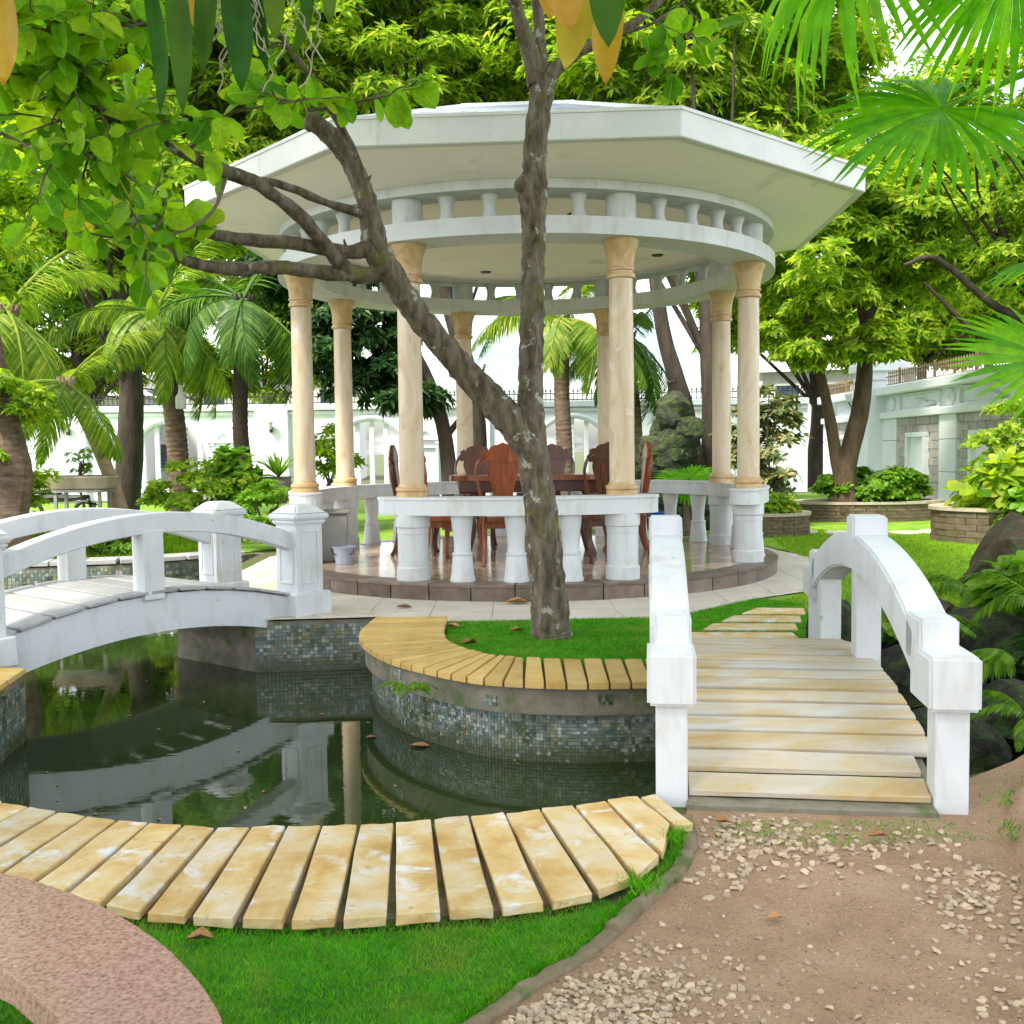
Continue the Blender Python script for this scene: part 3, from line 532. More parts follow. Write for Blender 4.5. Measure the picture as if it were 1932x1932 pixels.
# ------------------------------------------------------------------ near bridge with white rails
B1, B2 = V(1.285, 4.40), V(1.765, 7.93); bx = unit(B2-B1); bs = V(-bx[1], bx[0]); BL = np.linalg.norm(B2-B1)
rb = thing('plank_bridge', 'low white railed bridge with weathered sandstone planks beside the dirt yard', 'bridge', (*((B1+B2)/2), 0))
rzr = math.atan2(bx[1], bx[0])
def onr(s, w=0., z=0.): p = B1+bx*s+bs*w; return V(p[0], p[1], z)
for side in (1, -1):
    rl = thing_part('railing', rb); w_ = .594*side
    beam = [onr(.30+t*(BL-.6), w_, arch(t, .74, 1.06)) for t in ts]
    MB().sweep(beam, [(-.095, -.215), (.095, -.215), (.095, 0), (-.095, 0)]).build('beam', white, rl, bevel=.012, seg=2)
    for e in (0, 1):
        s0 = 0 if e == 0 else BL; sg = 1 if e == 0 else -1
        c = onr(s0+sg*.06, w_); MB().box((c[0], c[1], .24), (.14, .14, .52), rzr).build('post', white, rl, bevel=.006)
        c = onr(s0+sg*.12, w_); MB().box((c[0], c[1], .565), (.34, .215, .235), rzr).build('end_block', white, rl, bevel=.014, seg=2)
        c = onr(s0+sg*.30, w_-.01*side); MB().box((c[0], c[1], .705), (.26, .17, .21), rzr).build('step_block', white, rl, bevel=.012, seg=2)
    for sfrac, big in ((.5, 1), (.86, 0)):
        c = onr(BL*sfrac, w_); zt = arch((BL*sfrac-.3)/(BL-.6), .74, 1.06)
        MB().box((c[0], c[1], (zt-.1)/2+.1), (.145, .145, zt-.1-.2+.2), rzr).build('post', white, rl, bevel=.006)
        if big: MB().box((c[0], c[1], zt+.035), (.205, .205, .15), rzr, .96, .96).build('cap', white, rl, bevel=.012, seg=2)
dk = thing_part('deck', rb); NB = 20
for w_ in (-.50, .50):
    m = MB(); m.sweep([onr(t*BL, w_, arch(t, .02, .27)) for t in ts], [(-.07, -.22), (.07, -.22), (.07, 0), (-.07, 0)]); m.build('bearer', concrete, rb)
c = onr(.02, 0); MB().box((c[0], c[1], -.06), (.16, 1.06, .17), rzr).build('threshold', concrete, rb, bevel=.01)
for k in range(NB):
    t0, t1 = (k+.11)/NB, (k+.89)/NB; q = []; hw = .625 if 1 < k < NB-2 else .52; jit = random.uniform(-.004, .004)
    for t in (t0, t1):
        z = arch(t, .055, .325)+jit
        for w_ in (-hw, hw):
            for dz in (-.03, 0): q.append(onr(t*BL+.0, w_, z+dz))
    m = MB(); m.add(q, [(0, 1, 3, 2), (4, 6, 7, 5), (0, 4, 5, 1), (2, 3, 7, 6), (1, 5, 7, 3), (0, 2, 6, 4)]); roughen(m.build('plank', bridgest, dk, bevel=.005), .006, 12, 2)
# ------------------------------------------------------------------ curved granite bench
bn = thing('granite_bench', 'curved polished pink granite bench slab at the edge of the lawn', 'bench', (-1.0, 2.2, 0))
bo = [(-2.1, 2.86), (-1.75, 2.84), (-1.43, 2.77), (-1.24, 2.675), (-1.05, 2.545), (-.85, 2.36), (-.73, 2.215), (-.65, 2.10), (-.585, 1.97), (-.52, 1.7), (-.50, 1.4)]
bi = [(-.84, 1.42), (-.86, 1.74), (-.93, 2.0), (-1.0, 2.09), (-1.08, 2.165), (-1.16, 2.23), (-1.4, 2.36), (-1.75, 2.45), (-2.1, 2.46)]
bc = [tuple(p[:2]) for p in crom(np.c_[np.array(bo), np.zeros(len(bo))], 3)]+[tuple(p[:2]) for p in crom(np.c_[np.array(bi), np.zeros(len(bi))], 3)]
MB().prism(bc, .365, .43).build('seat', granite, bn, bevel=.008, seg=2)
for c, a in (((-.68, 1.55), .15), ((-1.85, 2.64), -1.4)): MB().box((*c, .17), (.26, .12, .39), a).build('leg', granite, bn, bevel=.01)
# ------------------------------------------------------------------ pavilion (octagonal, eight marble columns)
gz_ = thing('pavilion', 'white octagonal garden pavilion with eight beige marble columns on a round stone platform', 'pavilion', (G[0], G[1], 0), R(-3.5))
def pol(r, deg, z=0.): a = R(deg-90); return V(r*math.cos(a), r*math.sin(a), z)      # 0 deg = towards the camera
def gb(m, name, mat, parent=None, **k): return m.build(name, mat, parent or gz_, world=False, **k)
PR, PZ, RZ = 3.27, .19, 1.09
plat = gb(MB().lathe((0, 0, 0), [(PR-.05, -.02), (PR-.05, PZ-.03)], 96), 'platform', riser_m, smooth=True)
NS = 44
for k in range(NS):      # riser blocks and nosing stones
    a0, a1 = 360*k/NS+.12, 360*(k+1)/NS-.12; aa = np.linspace(a0, a1, 4)
    MB().prism([pol(PR-.06, a)[:2] for a in aa]+[pol(PR-.012+random.uniform(0, .004), a)[:2] for a in aa[::-1]], 0, PZ-.036).build('riser_block', riser_m, plat, world=False)
    if k % 2 == 0:
        aa = np.linspace(a0, a1+360/NS, 7); MB().prism([pol(PR-.32, a)[:2] for a in aa]+[pol(PR, a)[:2] for a in aa[::-1]], PZ-.034, PZ).build('nosing_stone', riser_m, plat, world=False, bevel=.006)
def clipconv(poly, rad, n=48):
    for k in range(n):
        a = 2*math.pi*k/n; nx, ny = math.cos(a), math.sin(a); d = rad*math.cos(math.pi/n); out = []
        for i in range(len(poly)):
            p, q = poly[i-1], poly[i]; sp, sq = p[0]*nx+p[1]*ny-d, q[0]*nx+q[1]*ny-d
            if (sp <= 0) != (sq <= 0): t = sp/(sp-sq); out.append((p[0]+(q[0]-p[0])*t, p[1]+(q[1]-p[1])*t))
            if sq <= 0: out.append(q)
        poly = out
        if len(poly) < 3: return None
    return poly
for ix in range(-8, 9):
    for iy in range(-8, 9):
        cx, cy = ix*.46, iy*.46; c45 = math.cos(R(45)); h = .2285
        q = [((cx+a)*c45-(cy+b2)*c45, (cx+a)*c45+(cy+b2)*c45) for a, b2 in ((-h, -h), (h, -h), (h, h), (-h, h))]; q = clipconv(q, PR-.325)
        if q: MB().prism(q, PZ-.04, PZ-.002).build('floor_tile', floor_m, plat, world=False)
base_m = MB().lathe((0, 0, 0), [(.172, 0), (.172, .05), (.16, .06), (.178, .075), (.178, .105), (.15, .12), (.142, .145)], 32).mesh('base', marblew, True, autos=38)
n_ = 24; prof = [(.136, .14), (.134, .8), (.130, 1.6), (.126, 2.30)]; mm = MB(); vs = []; fs = []
for r_, z in [(a+(c-a)*t, b2+(d-b2)*t) for (a, b2), (c, d) in zip(prof[:-1], prof[1:]) for t in np.linspace(0, .99, 10)]+[prof[-1]]:
    for k in range(n_):
        a = 2*math.pi*k/n_; vs.append((r_*(1-.012*(k % 3 == 0))*math.cos(a), r_*(1-.012*(k % 3 == 0))*math.sin(a), z))
for i in range(len(vs)//n_-1):
    for k in range(n_): fs.append((i*n_+k, i*n_+(k+1) % n_, (i+1)*n_+(k+1) % n_, (i+1)*n_+k))
mm.add(vs, fs); shaft_m = mm.mesh('shaft', marble, True, autos=60)
cap_m = MB().lathe((0, 0, 0), [(.130, 2.290), (.150, 2.300), (.156, 2.320), (.150, 2.340), (.135, 2.350), (.134, 2.370), (.148, 2.380), (.148, 2.400), (.140, 2.410), (.146, 2.490), (.160, 2.580), (.182, 2.640), (.196, 2.670), (.196, 2.705)], 32).mesh('capital', marblew, True, autos=38)
ANG = [22.5+45*k for k in range(8)]      # columns
ped_m = MB().lathe((0, 0, 0), [(.185, 0), (.185, .135), (.168, .15), (.168, .50), (.172, .505), (.172, .565), (.188, .58), (.188, .71)], 32).mesh('pedestal', white, True, autos=38)
for a in ANG:
    place('pedestal', ped_m, gz_, pol(2.97, a, PZ)); c = place('column', shaft_m, gz_, pol(2.97, a, RZ-.004), (0, 0, random.random()*6)); place('base', base_m, c); place('capital', cap_m, c)
bal_m = MB().lathe((0, 0, 0), [(.137, 0), (.137, .03), (.127, .045), (.121, .12), (.108, .26), (.103, .275), (.112, .285), (.112, .305), (.094, .315), (.092, .33), (.090, .40), (.097, .50), (.112, .60), (.122, .68), (.124, .712)], 28).mesh('baluster', white, True, autos=40)
def rail(a0, a1):
    n2 = int(abs(a1-a0)/2.2)+2; aa = np.linspace(a0, a1, n2); O = [pol(2.97+.18, a) for a in aa]; I = [pol(2.97-.18, a) for a in aa]
    e1, e0 = pol(2.97, a1), pol(2.97, a0); t1 = unit(pol(2.97, a1+1)-e1); t0 = unit(pol(2.97, a0-1)-e0); r1, r0 = unit(pol(1, a1)), unit(pol(1, a0))
    cap1 = [e1+r1*.18*math.cos(x)+t1*.18*math.sin(x) for x in np.linspace(.2, math.pi-.2, 9)]; cap0 = [e0-r0*.18*math.cos(x)+t0*.18*math.sin(x) for x in np.linspace(.2, math.pi-.2, 9)]
    poly = O+cap1+I[::-1]+cap0
    gb(MB().prism([p[:2] for p in poly], .898, 1.062), 'rail', white, bevel=.006)
    ctr = np.mean([p[:2] for p in poly], axis=0)
    O = [pol(2.97+.192, a) for a in aa]; I = [pol(2.97-.192, a) for a in aa]; k_ = .192/.18
    cap1 = [e1+(p-e1)*k_ for p in cap1]; cap0 = [e0+(p-e0)*k_ for p in cap0]
    gb(MB().prism([p[:2] for p in O+cap1+I[::-1]+cap0], 1.062, RZ), 'rail_coping', white, bevel=.006)
rail(-27, 27); rail(64, 296)
for bay in (0, 2, 3, 4, 5, 6):
    for k in (1, 2, 3): place('baluster', bal_m, gz_, pol(2.97, 45*bay-22.5+45*k/4, PZ))
# ring beams, small balusters, ceiling, soffit, fascia, roof
def ring(r0, r1, z0, z1, name, mat, bev=.008, n2=120):
    m = MB(); P = [(r0, z0), (r1, z0), (r1, z1), (r0, z1)]; vs = []; fs = []
    for k in range(n2):
        for r_, z in P: q = pol(r_, 360*k/n2); vs.append((q[0], q[1], z))
    for k in range(n2):
        for i in range(4): fs.append((k*4+i, k*4+(i+1) % 4, ((k+1) % n2)*4+(i+1) % 4, ((k+1) % n2)*4+i))
    m.add(vs, fs); return gb(m, name, mat, smooth=True)
CT = RZ+2.70
ring(2.70, 3.22, CT, CT+.18, 'lower_ring_beam', white); ring(2.76, 3.20, CT+.46, CT+.56, 'upper_ring_beam', white)
blk_m = MB().lathe((0, 0, 0), [(.165, 0), (.165, .28)], 28).mesh('ring_block', white, True, autos=40)
sb_m = MB().lathe((0, 0, 0), [(.085, 0), (.085, .012), (.078, .06), (.062, .125), (.066, .18), (.085, .24), (.094, .255), (.094, .28)], 20).mesh('small_baluster', white, True, autos=40)
for k in range(8):
    place('ring_block', blk_m, gz_, pol(2.97, ANG[k], CT+.18))
    for j in range(1, 5): place('small_baluster', sb_m, gz_, pol(2.97, ANG[k]+45*j/5, CT+.18))
gb(MB().lathe((0, 0, 0), [(2.80, CT+.50), (2.80, CT+.58)], 96), 'ceiling', soffit)
for r_, a in ((1.9, 335), (1.9, 20), (2.1, 70), (2.0, 115), (2.0, 200), (2.0, 260)):
    q = pol(r_, a, CT+.485); gb(MB().lathe(q, [(.075, 0), (.085, .012), (.085, .02)], 20), 'downlight', iron, smooth=True)
AP = 3.98; CR = AP/math.cos(math.pi/8)
def octp(ap, a):      # point on an octagon with flat sides facing 0,45,...
    b2 = ((a+22.5) % 45)-22.5; return ap/math.cos(R(b2))
na = 128; rows = []
for t in np.linspace(0, 1, 10):
    row = []
    for k in range(na):
        a = 360*k/na; ro_ = octp(AP-.03, a); r_ = 3.16+(ro_-3.16)*t; z = CT+.56+(.15)*(t**1.8); row.append((*pol(r_, a)[:2], z))
    rows.append(row)
m = MB(); vs = [p for r_ in rows for p in r_]; m.add(vs, [(i*na+k, i*na+(k+1) % na, (i+1)*na+(k+1) % na, (i+1)*na+k) for i in range(9) for k in range(na)]); gb(m, 'soffit', soffit, smooth=True)
FZ0, FZ1 = CT+.69, CT+.95
oc = lambda ap: [pol(ap/math.cos(R(22.5)), 22.5+45*k)[:2] for k in range(8)]
m = MB(); o1, o2 = oc(AP), oc(AP-.14); vs = [(*p, z) for z in (FZ0, FZ1) for p in o1]+[(*p, z) for z in (FZ0, FZ1) for p in o2]; fs = []
for k in range(8): j = (k+1) % 8; fs += [(k, j, 8+j, 8+k), (16+k, 24+k, 24+j, 16+j), (8+k, 8+j, 24+j, 24+k), (k, 16+k, 16+j, j)]
m.add(vs, fs); gb(m, 'fascia', whitew, bevel=.01)
m = MB(); o1 = oc(AP+.012); o2 = oc(AP-.02); vs = [(*p, z) for z in (FZ1-.012, FZ1+.02) for p in o1]+[(*p, z) for z in (FZ1-.012, FZ1+.02) for p in o2]; m.add(vs, fs); gb(m, 'fascia_coping', whitew)
nc = 15; m = MB(); a_in = 1.45; slope = .375
for k in range(8):
    for c in range(nc):
        r0, r1 = AP-.13-(AP-.13-a_in)*c/nc, AP-.13-(AP-.13-a_in)*(c+1)/nc-.03; z0 = FZ1-.02+(AP-.13-r0)*slope; z1 = FZ1-.02+(AP-.13-r1)*slope
        ntile = max(3, int(r0*2*math.tan(R(22.5))/.24))
        for j in range(ntile):
            f0, f1 = (j+.02)/ntile*2-1, (j+.98)/ntile*2-1; mid = pol(1, 45*k); tn = V(-mid[1], mid[0], 0); tg = math.tan(R(22.5))
            q = [mid*r0+tn*r0*tg*f0+V(0, 0, z0), mid*r0+tn*r0*tg*f1+V(0, 0, z0), mid*r1+tn*r1*tg*f1+V(0, 0, z1), mid*r1+tn*r1*tg*f0+V(0, 0, z1)]
            up = V(0, 0, .03); m.add([p for p in q]+[q[0]+up*1.3, q[1]+up*1.3, q[2]+up*.4, q[3]+up*.4], [(4, 5, 6, 7), (0, 1, 5, 4), (1, 2, 6, 5), (3, 0, 4, 7)])
rf = thing_part('roof', gz_); gb(m, 'roof_tiles', roofm, rf, kind='stuff')
zt = FZ1-.02+(AP-.13-a_in)*slope
m = MB(); o1 = oc(a_in+.12); o2 = oc(.2); m.add([(*p, zt-.06) for p in o1]+[(*p, zt+.03) for p in o1]+[(*p, zt+.05) for p in o2], [(k, (k+1) % 8, 8+(k+1) % 8, 8+k) for k in range(8)]+[(8+k, 8+(k+1) % 8, 16+(k+1) % 8, 16+k) for k in range(8)]+[tuple(range(16, 24))]); gb(m, 'roof_cap', whitew, rf)
m = MB()
for k in range(8): m.sweep([np.r_[pol((AP-.13)/math.cos(R(22.5)), 22.5+45*k)[:2], FZ1+.02], np.r_[pol(a_in/math.cos(R(22.5)), 22.5+45*k)[:2], zt+.03]], [(-.07, -.05), (.07, -.05), (.05, .035), (-.05, .035)])
gb(m, 'hip_ridges', whitew, rf)
# ------------------------------------------------------------------ table and carved chairs
tb = thing('dining_table', 'dark red wooden dining table in the middle of the pavilion', 'table', (.22, 13.75, PZ))
m = MB(); m.prism([(1.05*math.copysign(abs(math.cos(a))**.5, math.cos(a)), .62*math.copysign(abs(math.sin(a))**.5, math.sin(a))) for a in np.linspace(0, 6.283, 33)[:-1]], 1.0, 1.07); m.build('table_top', woodr, tb, world=False, bevel=.012)
MB().box((0, 0, .93), (1.8, .96, .16)).build('apron', woodd, tb, world=False, bevel=.01)
for sx in (-1, 1):
    for sy in (-1, 1): MB().tube([(sx*.78, sy*.36, .9), (sx*.86, sy*.44, .68), (sx*.76, sy*.36, .35), (sx*.84, sy*.42, .0)], [.075, .08, .05, .055], 10, 4).build('leg', woodd, tb, smooth=True, world=False)
def chair(mat):
    t = thing('carved_chair', '-', 'chair', (0, 0, 0))
    half = [(0, .93), (.10, .93), (.12, 1.0), (.115, 1.1), (.125, 1.22), (.15, 1.34), (.185, 1.44), (.205, 1.52), (.19, 1.60), (.145, 1.66), (.0, 1.69)]
    half = [(x, z-.33) for x, z in half]; prof = half+[(-x, z) for x, z in half[::-1][1:-1]]
    yb = lambda z: -.25-.10*max(0, z-.6)
    def plate(pr, th, name, mt, oy=0.):
        m = MB(); n3 = len(pr); vs = [(x, yb(z)-oy, z) for x, z in pr]+[(x, yb(z)-oy+th, z) for x, z in pr]; fs = [(i, (i+1) % n3, n3+(i+1) % n3, n3+i) for i in range(n3)]
        for tr in tessellate_polygon([[Vector((x, z, 0)) for x, z in pr]]): fs += [tuple(tr), tuple(n3+i for i in tr[::-1])]
        m.add(vs, fs); return m.build(name, mt, t, world=False, bevel=.006)
    plate(prof, .035, 'back_splat', mat)
    plate([(x*.55, .70+(z-.60)*.72) for x, z in prof], .012, 'splat_carving', mat, .008)
    crest = [(0, 1.27), (.10, 1.26), (.17, 1.28), (.225, 1.24), (.27, 1.26), (.28, 1.31), (.245, 1.345), (.25, 1.385), (.20, 1.405), (.17, 1.39), (.15, 1.43), (.11, 1.455), (.06, 1.46), (.0, 1.485)]
    o = plate(crest+[(-x, z) for x, z in crest[::-1][1:-1]], .05, 'crest', mat, .01)
    for s in (-1, 1):
        MB().tube([(s*.24, -.24, .5), (s*.235, -.25, .68), (s*.29, -.29, .95), (s*.325, -.31, 1.13), (s*.29, -.325, 1.27), (s*.20, -.33, 1.33)], [.028, .025, .024, .024, .026, .024], 8, 4, flat=.8).build('stile', mat, t, smooth=True, world=False)
        MB().tube([(s*.23, -.235, .52), (s*.225, -.24, .3), (s*.235, -.28, .12), (s*.25, -.33, 0)], [.034, .028, .024, .028], 8, 4).build('leg', mat, t, smooth=True, world=False)
        MB().tube([(s*.25, .22, .52), (s*.275, .25, .42), (s*.25, .225, .22), (s*.245, .22, .08), (s*.265, .245, 0)], [.045, .042, .026, .022, .034], 8, 4).build('leg', mat, t, smooth=True, world=False)
    q = [(.29*math.copysign(abs(math.cos(a))**.6, math.cos(a)), .27*math.copysign(abs(math.sin(a))**.6, math.sin(a))) for a in np.linspace(0, 6.283, 29)[:-1]]
    MB().prism(q, .53, .59).build('seat', mat, t, world=False, bevel=.012); MB().box((0, 0, .49), (.48, .44, .09)).build('apron', mat, t, world=False, bevel=.008)
    return t
cA = chair(woodr); cD = chair(woodd); uA = uD = False  # lit look of some chairs put into the lighter red wood
for (x, y, a, dk_, lab) in ((-.93, 12.9, -62, 0, 'reddish carved chair behind the pavilion column nearest the white footbridge'), (-.12, 12.62, 3, 0, 'orange brown carved chair just beside the forked tree trunk, its back turned'),
        (1.08, 12.78, 20, 1, 'dark carved chair half behind the front pavilion column by the near bridge'), (-1.28, 13.85, -90, 1, 'dark carved chair at the table end towards the white footbridge'),
        (-.52, 14.75, 176, 1, 'dark carved chair facing out across the far side of the table'), (.62, 14.8, 184, 1, 'dark carved chair mostly hidden behind the forked tree trunk'), (1.52, 13.85, 90, 0, 'reddish carved chair seen edge on past the front column by the near bridge')):
    if dk_: o = cD if not uD else copy_tree(cD); uD = True
    else: o = cA if not uA else copy_tree(cA); uA = True
    o.location = (x, y, PZ); o.rotation_euler = (0, 0, R(a)); tag(o, lab, 'chair', 'carved chairs round the pavilion table')
# bins in the pavilion
bnx = thing('rubbish_bin', 'grey plastic rubbish bin beside the newel post of the white footbridge', 'bin', (*gz(630, 1058, .19)[:2], PZ))
MB().box((0, 0, .30), (.34, .30, .60), .2, 1.12, 1.12).build('body', greyp, bnx, world=False, bevel=.02); MB().box((0, 0, .635), (.42, .38, .05), .2).build('lid', greyp, bnx, world=False, bevel=.015)
def bucket(name, lab, mat, c, r_, h, handle=True):
    o = thing(name, lab, 'bucket', c); MB().lathe((0, 0, 0), [(r_*.8, 0), (r_, h), (r_*1.08, h), (r_*1.08, h*.93), (r_*.97, h*.92)], 24, False).build('body', mat, o, smooth=True, world=False); MB().lathe((0, 0, .01), [(0.001, 0), (r_*.8, 0)], 24, False).build('bottom', mat, o, world=False)
    MB().lathe((0, 0, h*.9), [(0.001, -.01), (r_*.95, -.01), (r_*.95, 0), (.001, 0)], 24, False).build('contents', greyp, o, world=False)
    MB().tube([(r_*1.05*math.cos(a), r_*1.08*math.sin(a)*.35-r_*.9*abs(math.cos(a))*0-r_*.95, h*.9-abs(math.sin(a))*h*.45) for a in np.linspace(0, math.pi, 9)], [.006]*9, 6, 2).build('handle', iron, o, smooth=True, world=False)
bp_ = gz(644, 1062, .19); bucket('bucket', 'small blue grey bucket in front of the rubbish bin', bucketp, (bp_[0]+.06, bp_[1]-.12, PZ), .135, .22)
bp_ = gz(1240, 1000, .19); bucket('blue_bucket', 'blue bucket on the pavilion floor behind the near bridge rail', bluep, (bp_[0], bp_[1], PZ), .16, .32)
# ------------------------------------------------------------------ boundary walls
BY = 36.0; WH = 3.28; WX0, WX1 = -23.0, 10.4
bw = thing('boundary_wall', 'long pale boundary wall with arched openings and niches behind the palms and pavilion', 'wall', (-6, BY, 0))
PER = 7.05; ARW, ARH, SILL = 1.25, 1.15, .35
def arch_hole(cx): return [(cx-ARW, SILL), (cx+ARW, SILL)]+[(cx+ARW*math.cos(a), SILL+ARH+ARW*.95*math.sin(a)) for a in np.linspace(0, math.pi, 17)]
def upright(poly, holes, y0, y1):
    loops = [[Vector((p[0], p[1], 0)) for p in poly]]+[[Vector((p[0], p[1], 0)) for p in h] for h in holes]; pts = [p for l in loops for p in l]; n3 = len(pts); m = MB(); fs = []
    for tr in tessellate_polygon(loops): fs += [tuple(tr), tuple(n3+i for i in tr[::-1])]
    k = 0
    for l in loops:
        for i in range(len(l)): j = (i+1) % len(l); fs.append((k+i, k+j, n3+k+j, n3+k+i))
        k += len(l)
    m.add([(p.x, y0, p.y) for p in pts]+[(p.x, y1, p.y) for p in pts], fs); return m
pil = [-22.45+PER*k for k in range(5)]; cents = [p+3.45 for p in pil if p+3.45+ARW < WX1]
upright([(WX0, 0), (WX1, 0), (WX1, WH), (WX0, WH)], [arch_hole(c) for c in cents], BY, BY+.3).build('wall', bluewhite, bw)
MB().box(((WX0+WX1)/2, BY+.1, WH-.10), (WX1-WX0, .62, .22)).build('coping', bluewhite, bw, bevel=.03)
MB().box(((WX0+WX1)/2, BY+.05, WH-.30), (WX1-WX0, .30, .12)).build('cornice', bluewhite, bw, bevel=.02)
for p in pil:
    MB().box((p, BY-.05, WH/2), (1.15, .30, WH)).build('pilaster', bluewhite, bw, bevel=.02)
    m = MB(); m.box((p, BY-.24, 2.42), (.10, .06, .22)); m.tube([(p, BY-.26, 2.36), (p, BY-.4, 2.3), (p, BY-.44, 2.42)], [.02, .02, .02], 6, 3); o = m.build('wall_lamp', iron, bw); MB().lathe((p, BY-.44, 2.42), [(.06, 0), (.13, .24), (.14, .26), (.02, .33)], 12).build('lamp_shade', lampglass, o, smooth=True)
    for dx in (1.62, 5.35):
        x = p+dx
        if x > WX1-.5: continue
        nc_ = thing_part('niche', bw); m = MB()
        for bx_, bz, w_, h_ in ((x-.42, 1.055, .07, 1.28), (x+.42, 1.055, .07, 1.28), (x, 1.735, .91, .07), (x, .37, .95, .08)): m.box((bx_, BY-.04, bz), (w_, .10, h_))
        m.build('frame', bluewhite, nc_, bevel=.01)
        m = MB(); m.box((x, BY-.06, 2.02), (1.15, .16, .07)); m.box((x-.42, BY-.05, 1.93), (.14, .12, .12)); m.box((x+.42, BY-.05, 1.93), (.14, .12, .12)); m.tube([(x+.26*math.cos(a), BY-.05, 2.06+.24*math.sin(a)) for a in np.linspace(0, math.pi, 9)], [.05]*9, 6, 2); m.build('pediment', bluewhite, nc_)
for c in cents:
    ao = thing_part('arch_opening', bw)
    MB().tube([(c+(ARW+.10)*math.cos(a), BY-.02, SILL+ARH+(ARW*.95+.10)*math.sin(a)) for a in np.linspace(0, math.pi, 19)], [.10]*19, 6, 1).build('archivolt', bluewhite, ao)
    MB().box((c, BY+.1, SILL-.03), (2*ARW+.5, .62, .13)).build('sill', bluewhite, ao, bevel=.02)
    for k in range(5):
        x = c-ARW+ARW*2*(k+.5)/5; zz = SILL+ARH+ARW*.95*math.sqrt(max(0, 1-((x-c)/ARW)**2)); MB().box((x, BY+.15, (SILL+zz)/2), (.15, .13, zz-SILL)).build('bar', bluewhite, ao, bevel=.01)
def fence(lab, a, b2, z, mat, sp=.16, h=.42):
    a, b2 = V(*a, z), V(*b2, z); o = thing('iron_fence', lab, 'fence', tuple(a)); d = b2-a; ln = np.linalg.norm(d); n3 = int(ln/sp); u_ = d/ln; rz = math.atan2(u_[1], u_[0])
    for zz in (.05, h*.62): MB().sweep([a+V(0, 0, zz), b2+V(0, 0, zz)], [(-.015, -.015), (.015, -.015), (.015, .015), (-.015, .015)]).build('rail', mat, o)
    m = MB()
    for k in range(n3):
        p = a+u_*(k+.5)*sp; m.box(p+V(0, 0, h*.4), (.022, .022, h*.8), rz); m.add([p+V(-.035*u_[0], -.035*u_[1], h*.8), p+V(.035*u_[0], .035*u_[1], h*.8), p+V(0, 0, h*1.05), p+V(0, 0, h*.72), p+V(-.03*u_[1], .03*u_[0], h*.85), p+V(.03*u_[1], -.03*u_[0], h*.85)], [(0, 2, 4), (4, 2, 1), (1, 2, 5), (5, 2, 0), (0, 4, 3), (4, 1, 3), (1, 5, 3), (5, 0, 3)])
    m.build('spikes', mat, o, kind='stuff')
    for k in range(int(ln/2.4)+1):
        p = a+u_*k*2.4; MB().box(p+V(0, 0, h*.55), (.05, .05, h*1.1), rz).build('post', mat, o)
fence('spiked iron fence on top of the boundary wall behind the palms', (WX0, BY+.1), (WX1, BY+.1), WH+.01, iron)
# side wall with stone bricks and white frames
SX = 11.0; sw = thing('side_wall', 'white side wall with stone brick panels, framed blanks and a square pillar', 'wall', (SX, 28, 0))
Y0, Y1 = 19.5, 35.9
MB().box((SX+.2, (Y0+Y1)/2, 1.6), (.36, Y1-Y0, 3.2)).build('wall', bluewhite, sw)
MB().box((SX, (Y0+Y1)/2, 3.16), (.62, Y1-Y0, .26)).build('coping', bluewhite, sw, bevel=.03)
MB().box((SX-.01, (Y0+Y1)/2, 2.45), (.34, Y1-Y0, .19)).build('cornice', bluewhite, sw, bevel=.02); MB().box((SX, (Y0+Y1)/2, .07), (.5, Y1-Y0, .16)).build('plinth', bluewhite, sw, bevel=.02)
PY = 30.7; pc = thing_part('pillar', sw)
MB().box((SX-.05, PY, 1.75), (.95, 1.05, 3.5)).build('shaft', bluewhite, pc, bevel=.02); MB().box((SX-.05, PY, 3.57), (1.08, 1.18, .14)).build('necking', bluewhite, pc, bevel=.02); m = MB(); m.box((SX-.05, PY, 3.88), (1.3, 1.4, .24)); m.box((SX-.05, PY, 4.1), (1.3, 1.4, .2), 0, .55, .55); m.build('cap', bluewhite, pc, bevel=.03); MB().box((SX-.05, PY, 3.7), (.98, 1.08, .14)).build('cap_neck', bluewhite, pc)
pc['label'] = 'square pillar with stepped cap'
brm = MB().box((0, 0, 0), (.05, .46, .205)).mesh('brick', brickm, bevel=.008)
edges_ = [(29.1, 30.2), (25.2, 26.2), (21.3, 22.3), (31.3, 32.2), (34.9, 35.9)]
for a, b2 in edges_:
    for z0, z1 in ((.15, .90), (.915, 1.72), (1.735, 2.36)): MB().box((SX-.015, (a+b2)/2, (z0+z1)/2), (.14, b2-a, z1-z0)).build('pilaster_block', bluewhite, sw, bevel=.01)
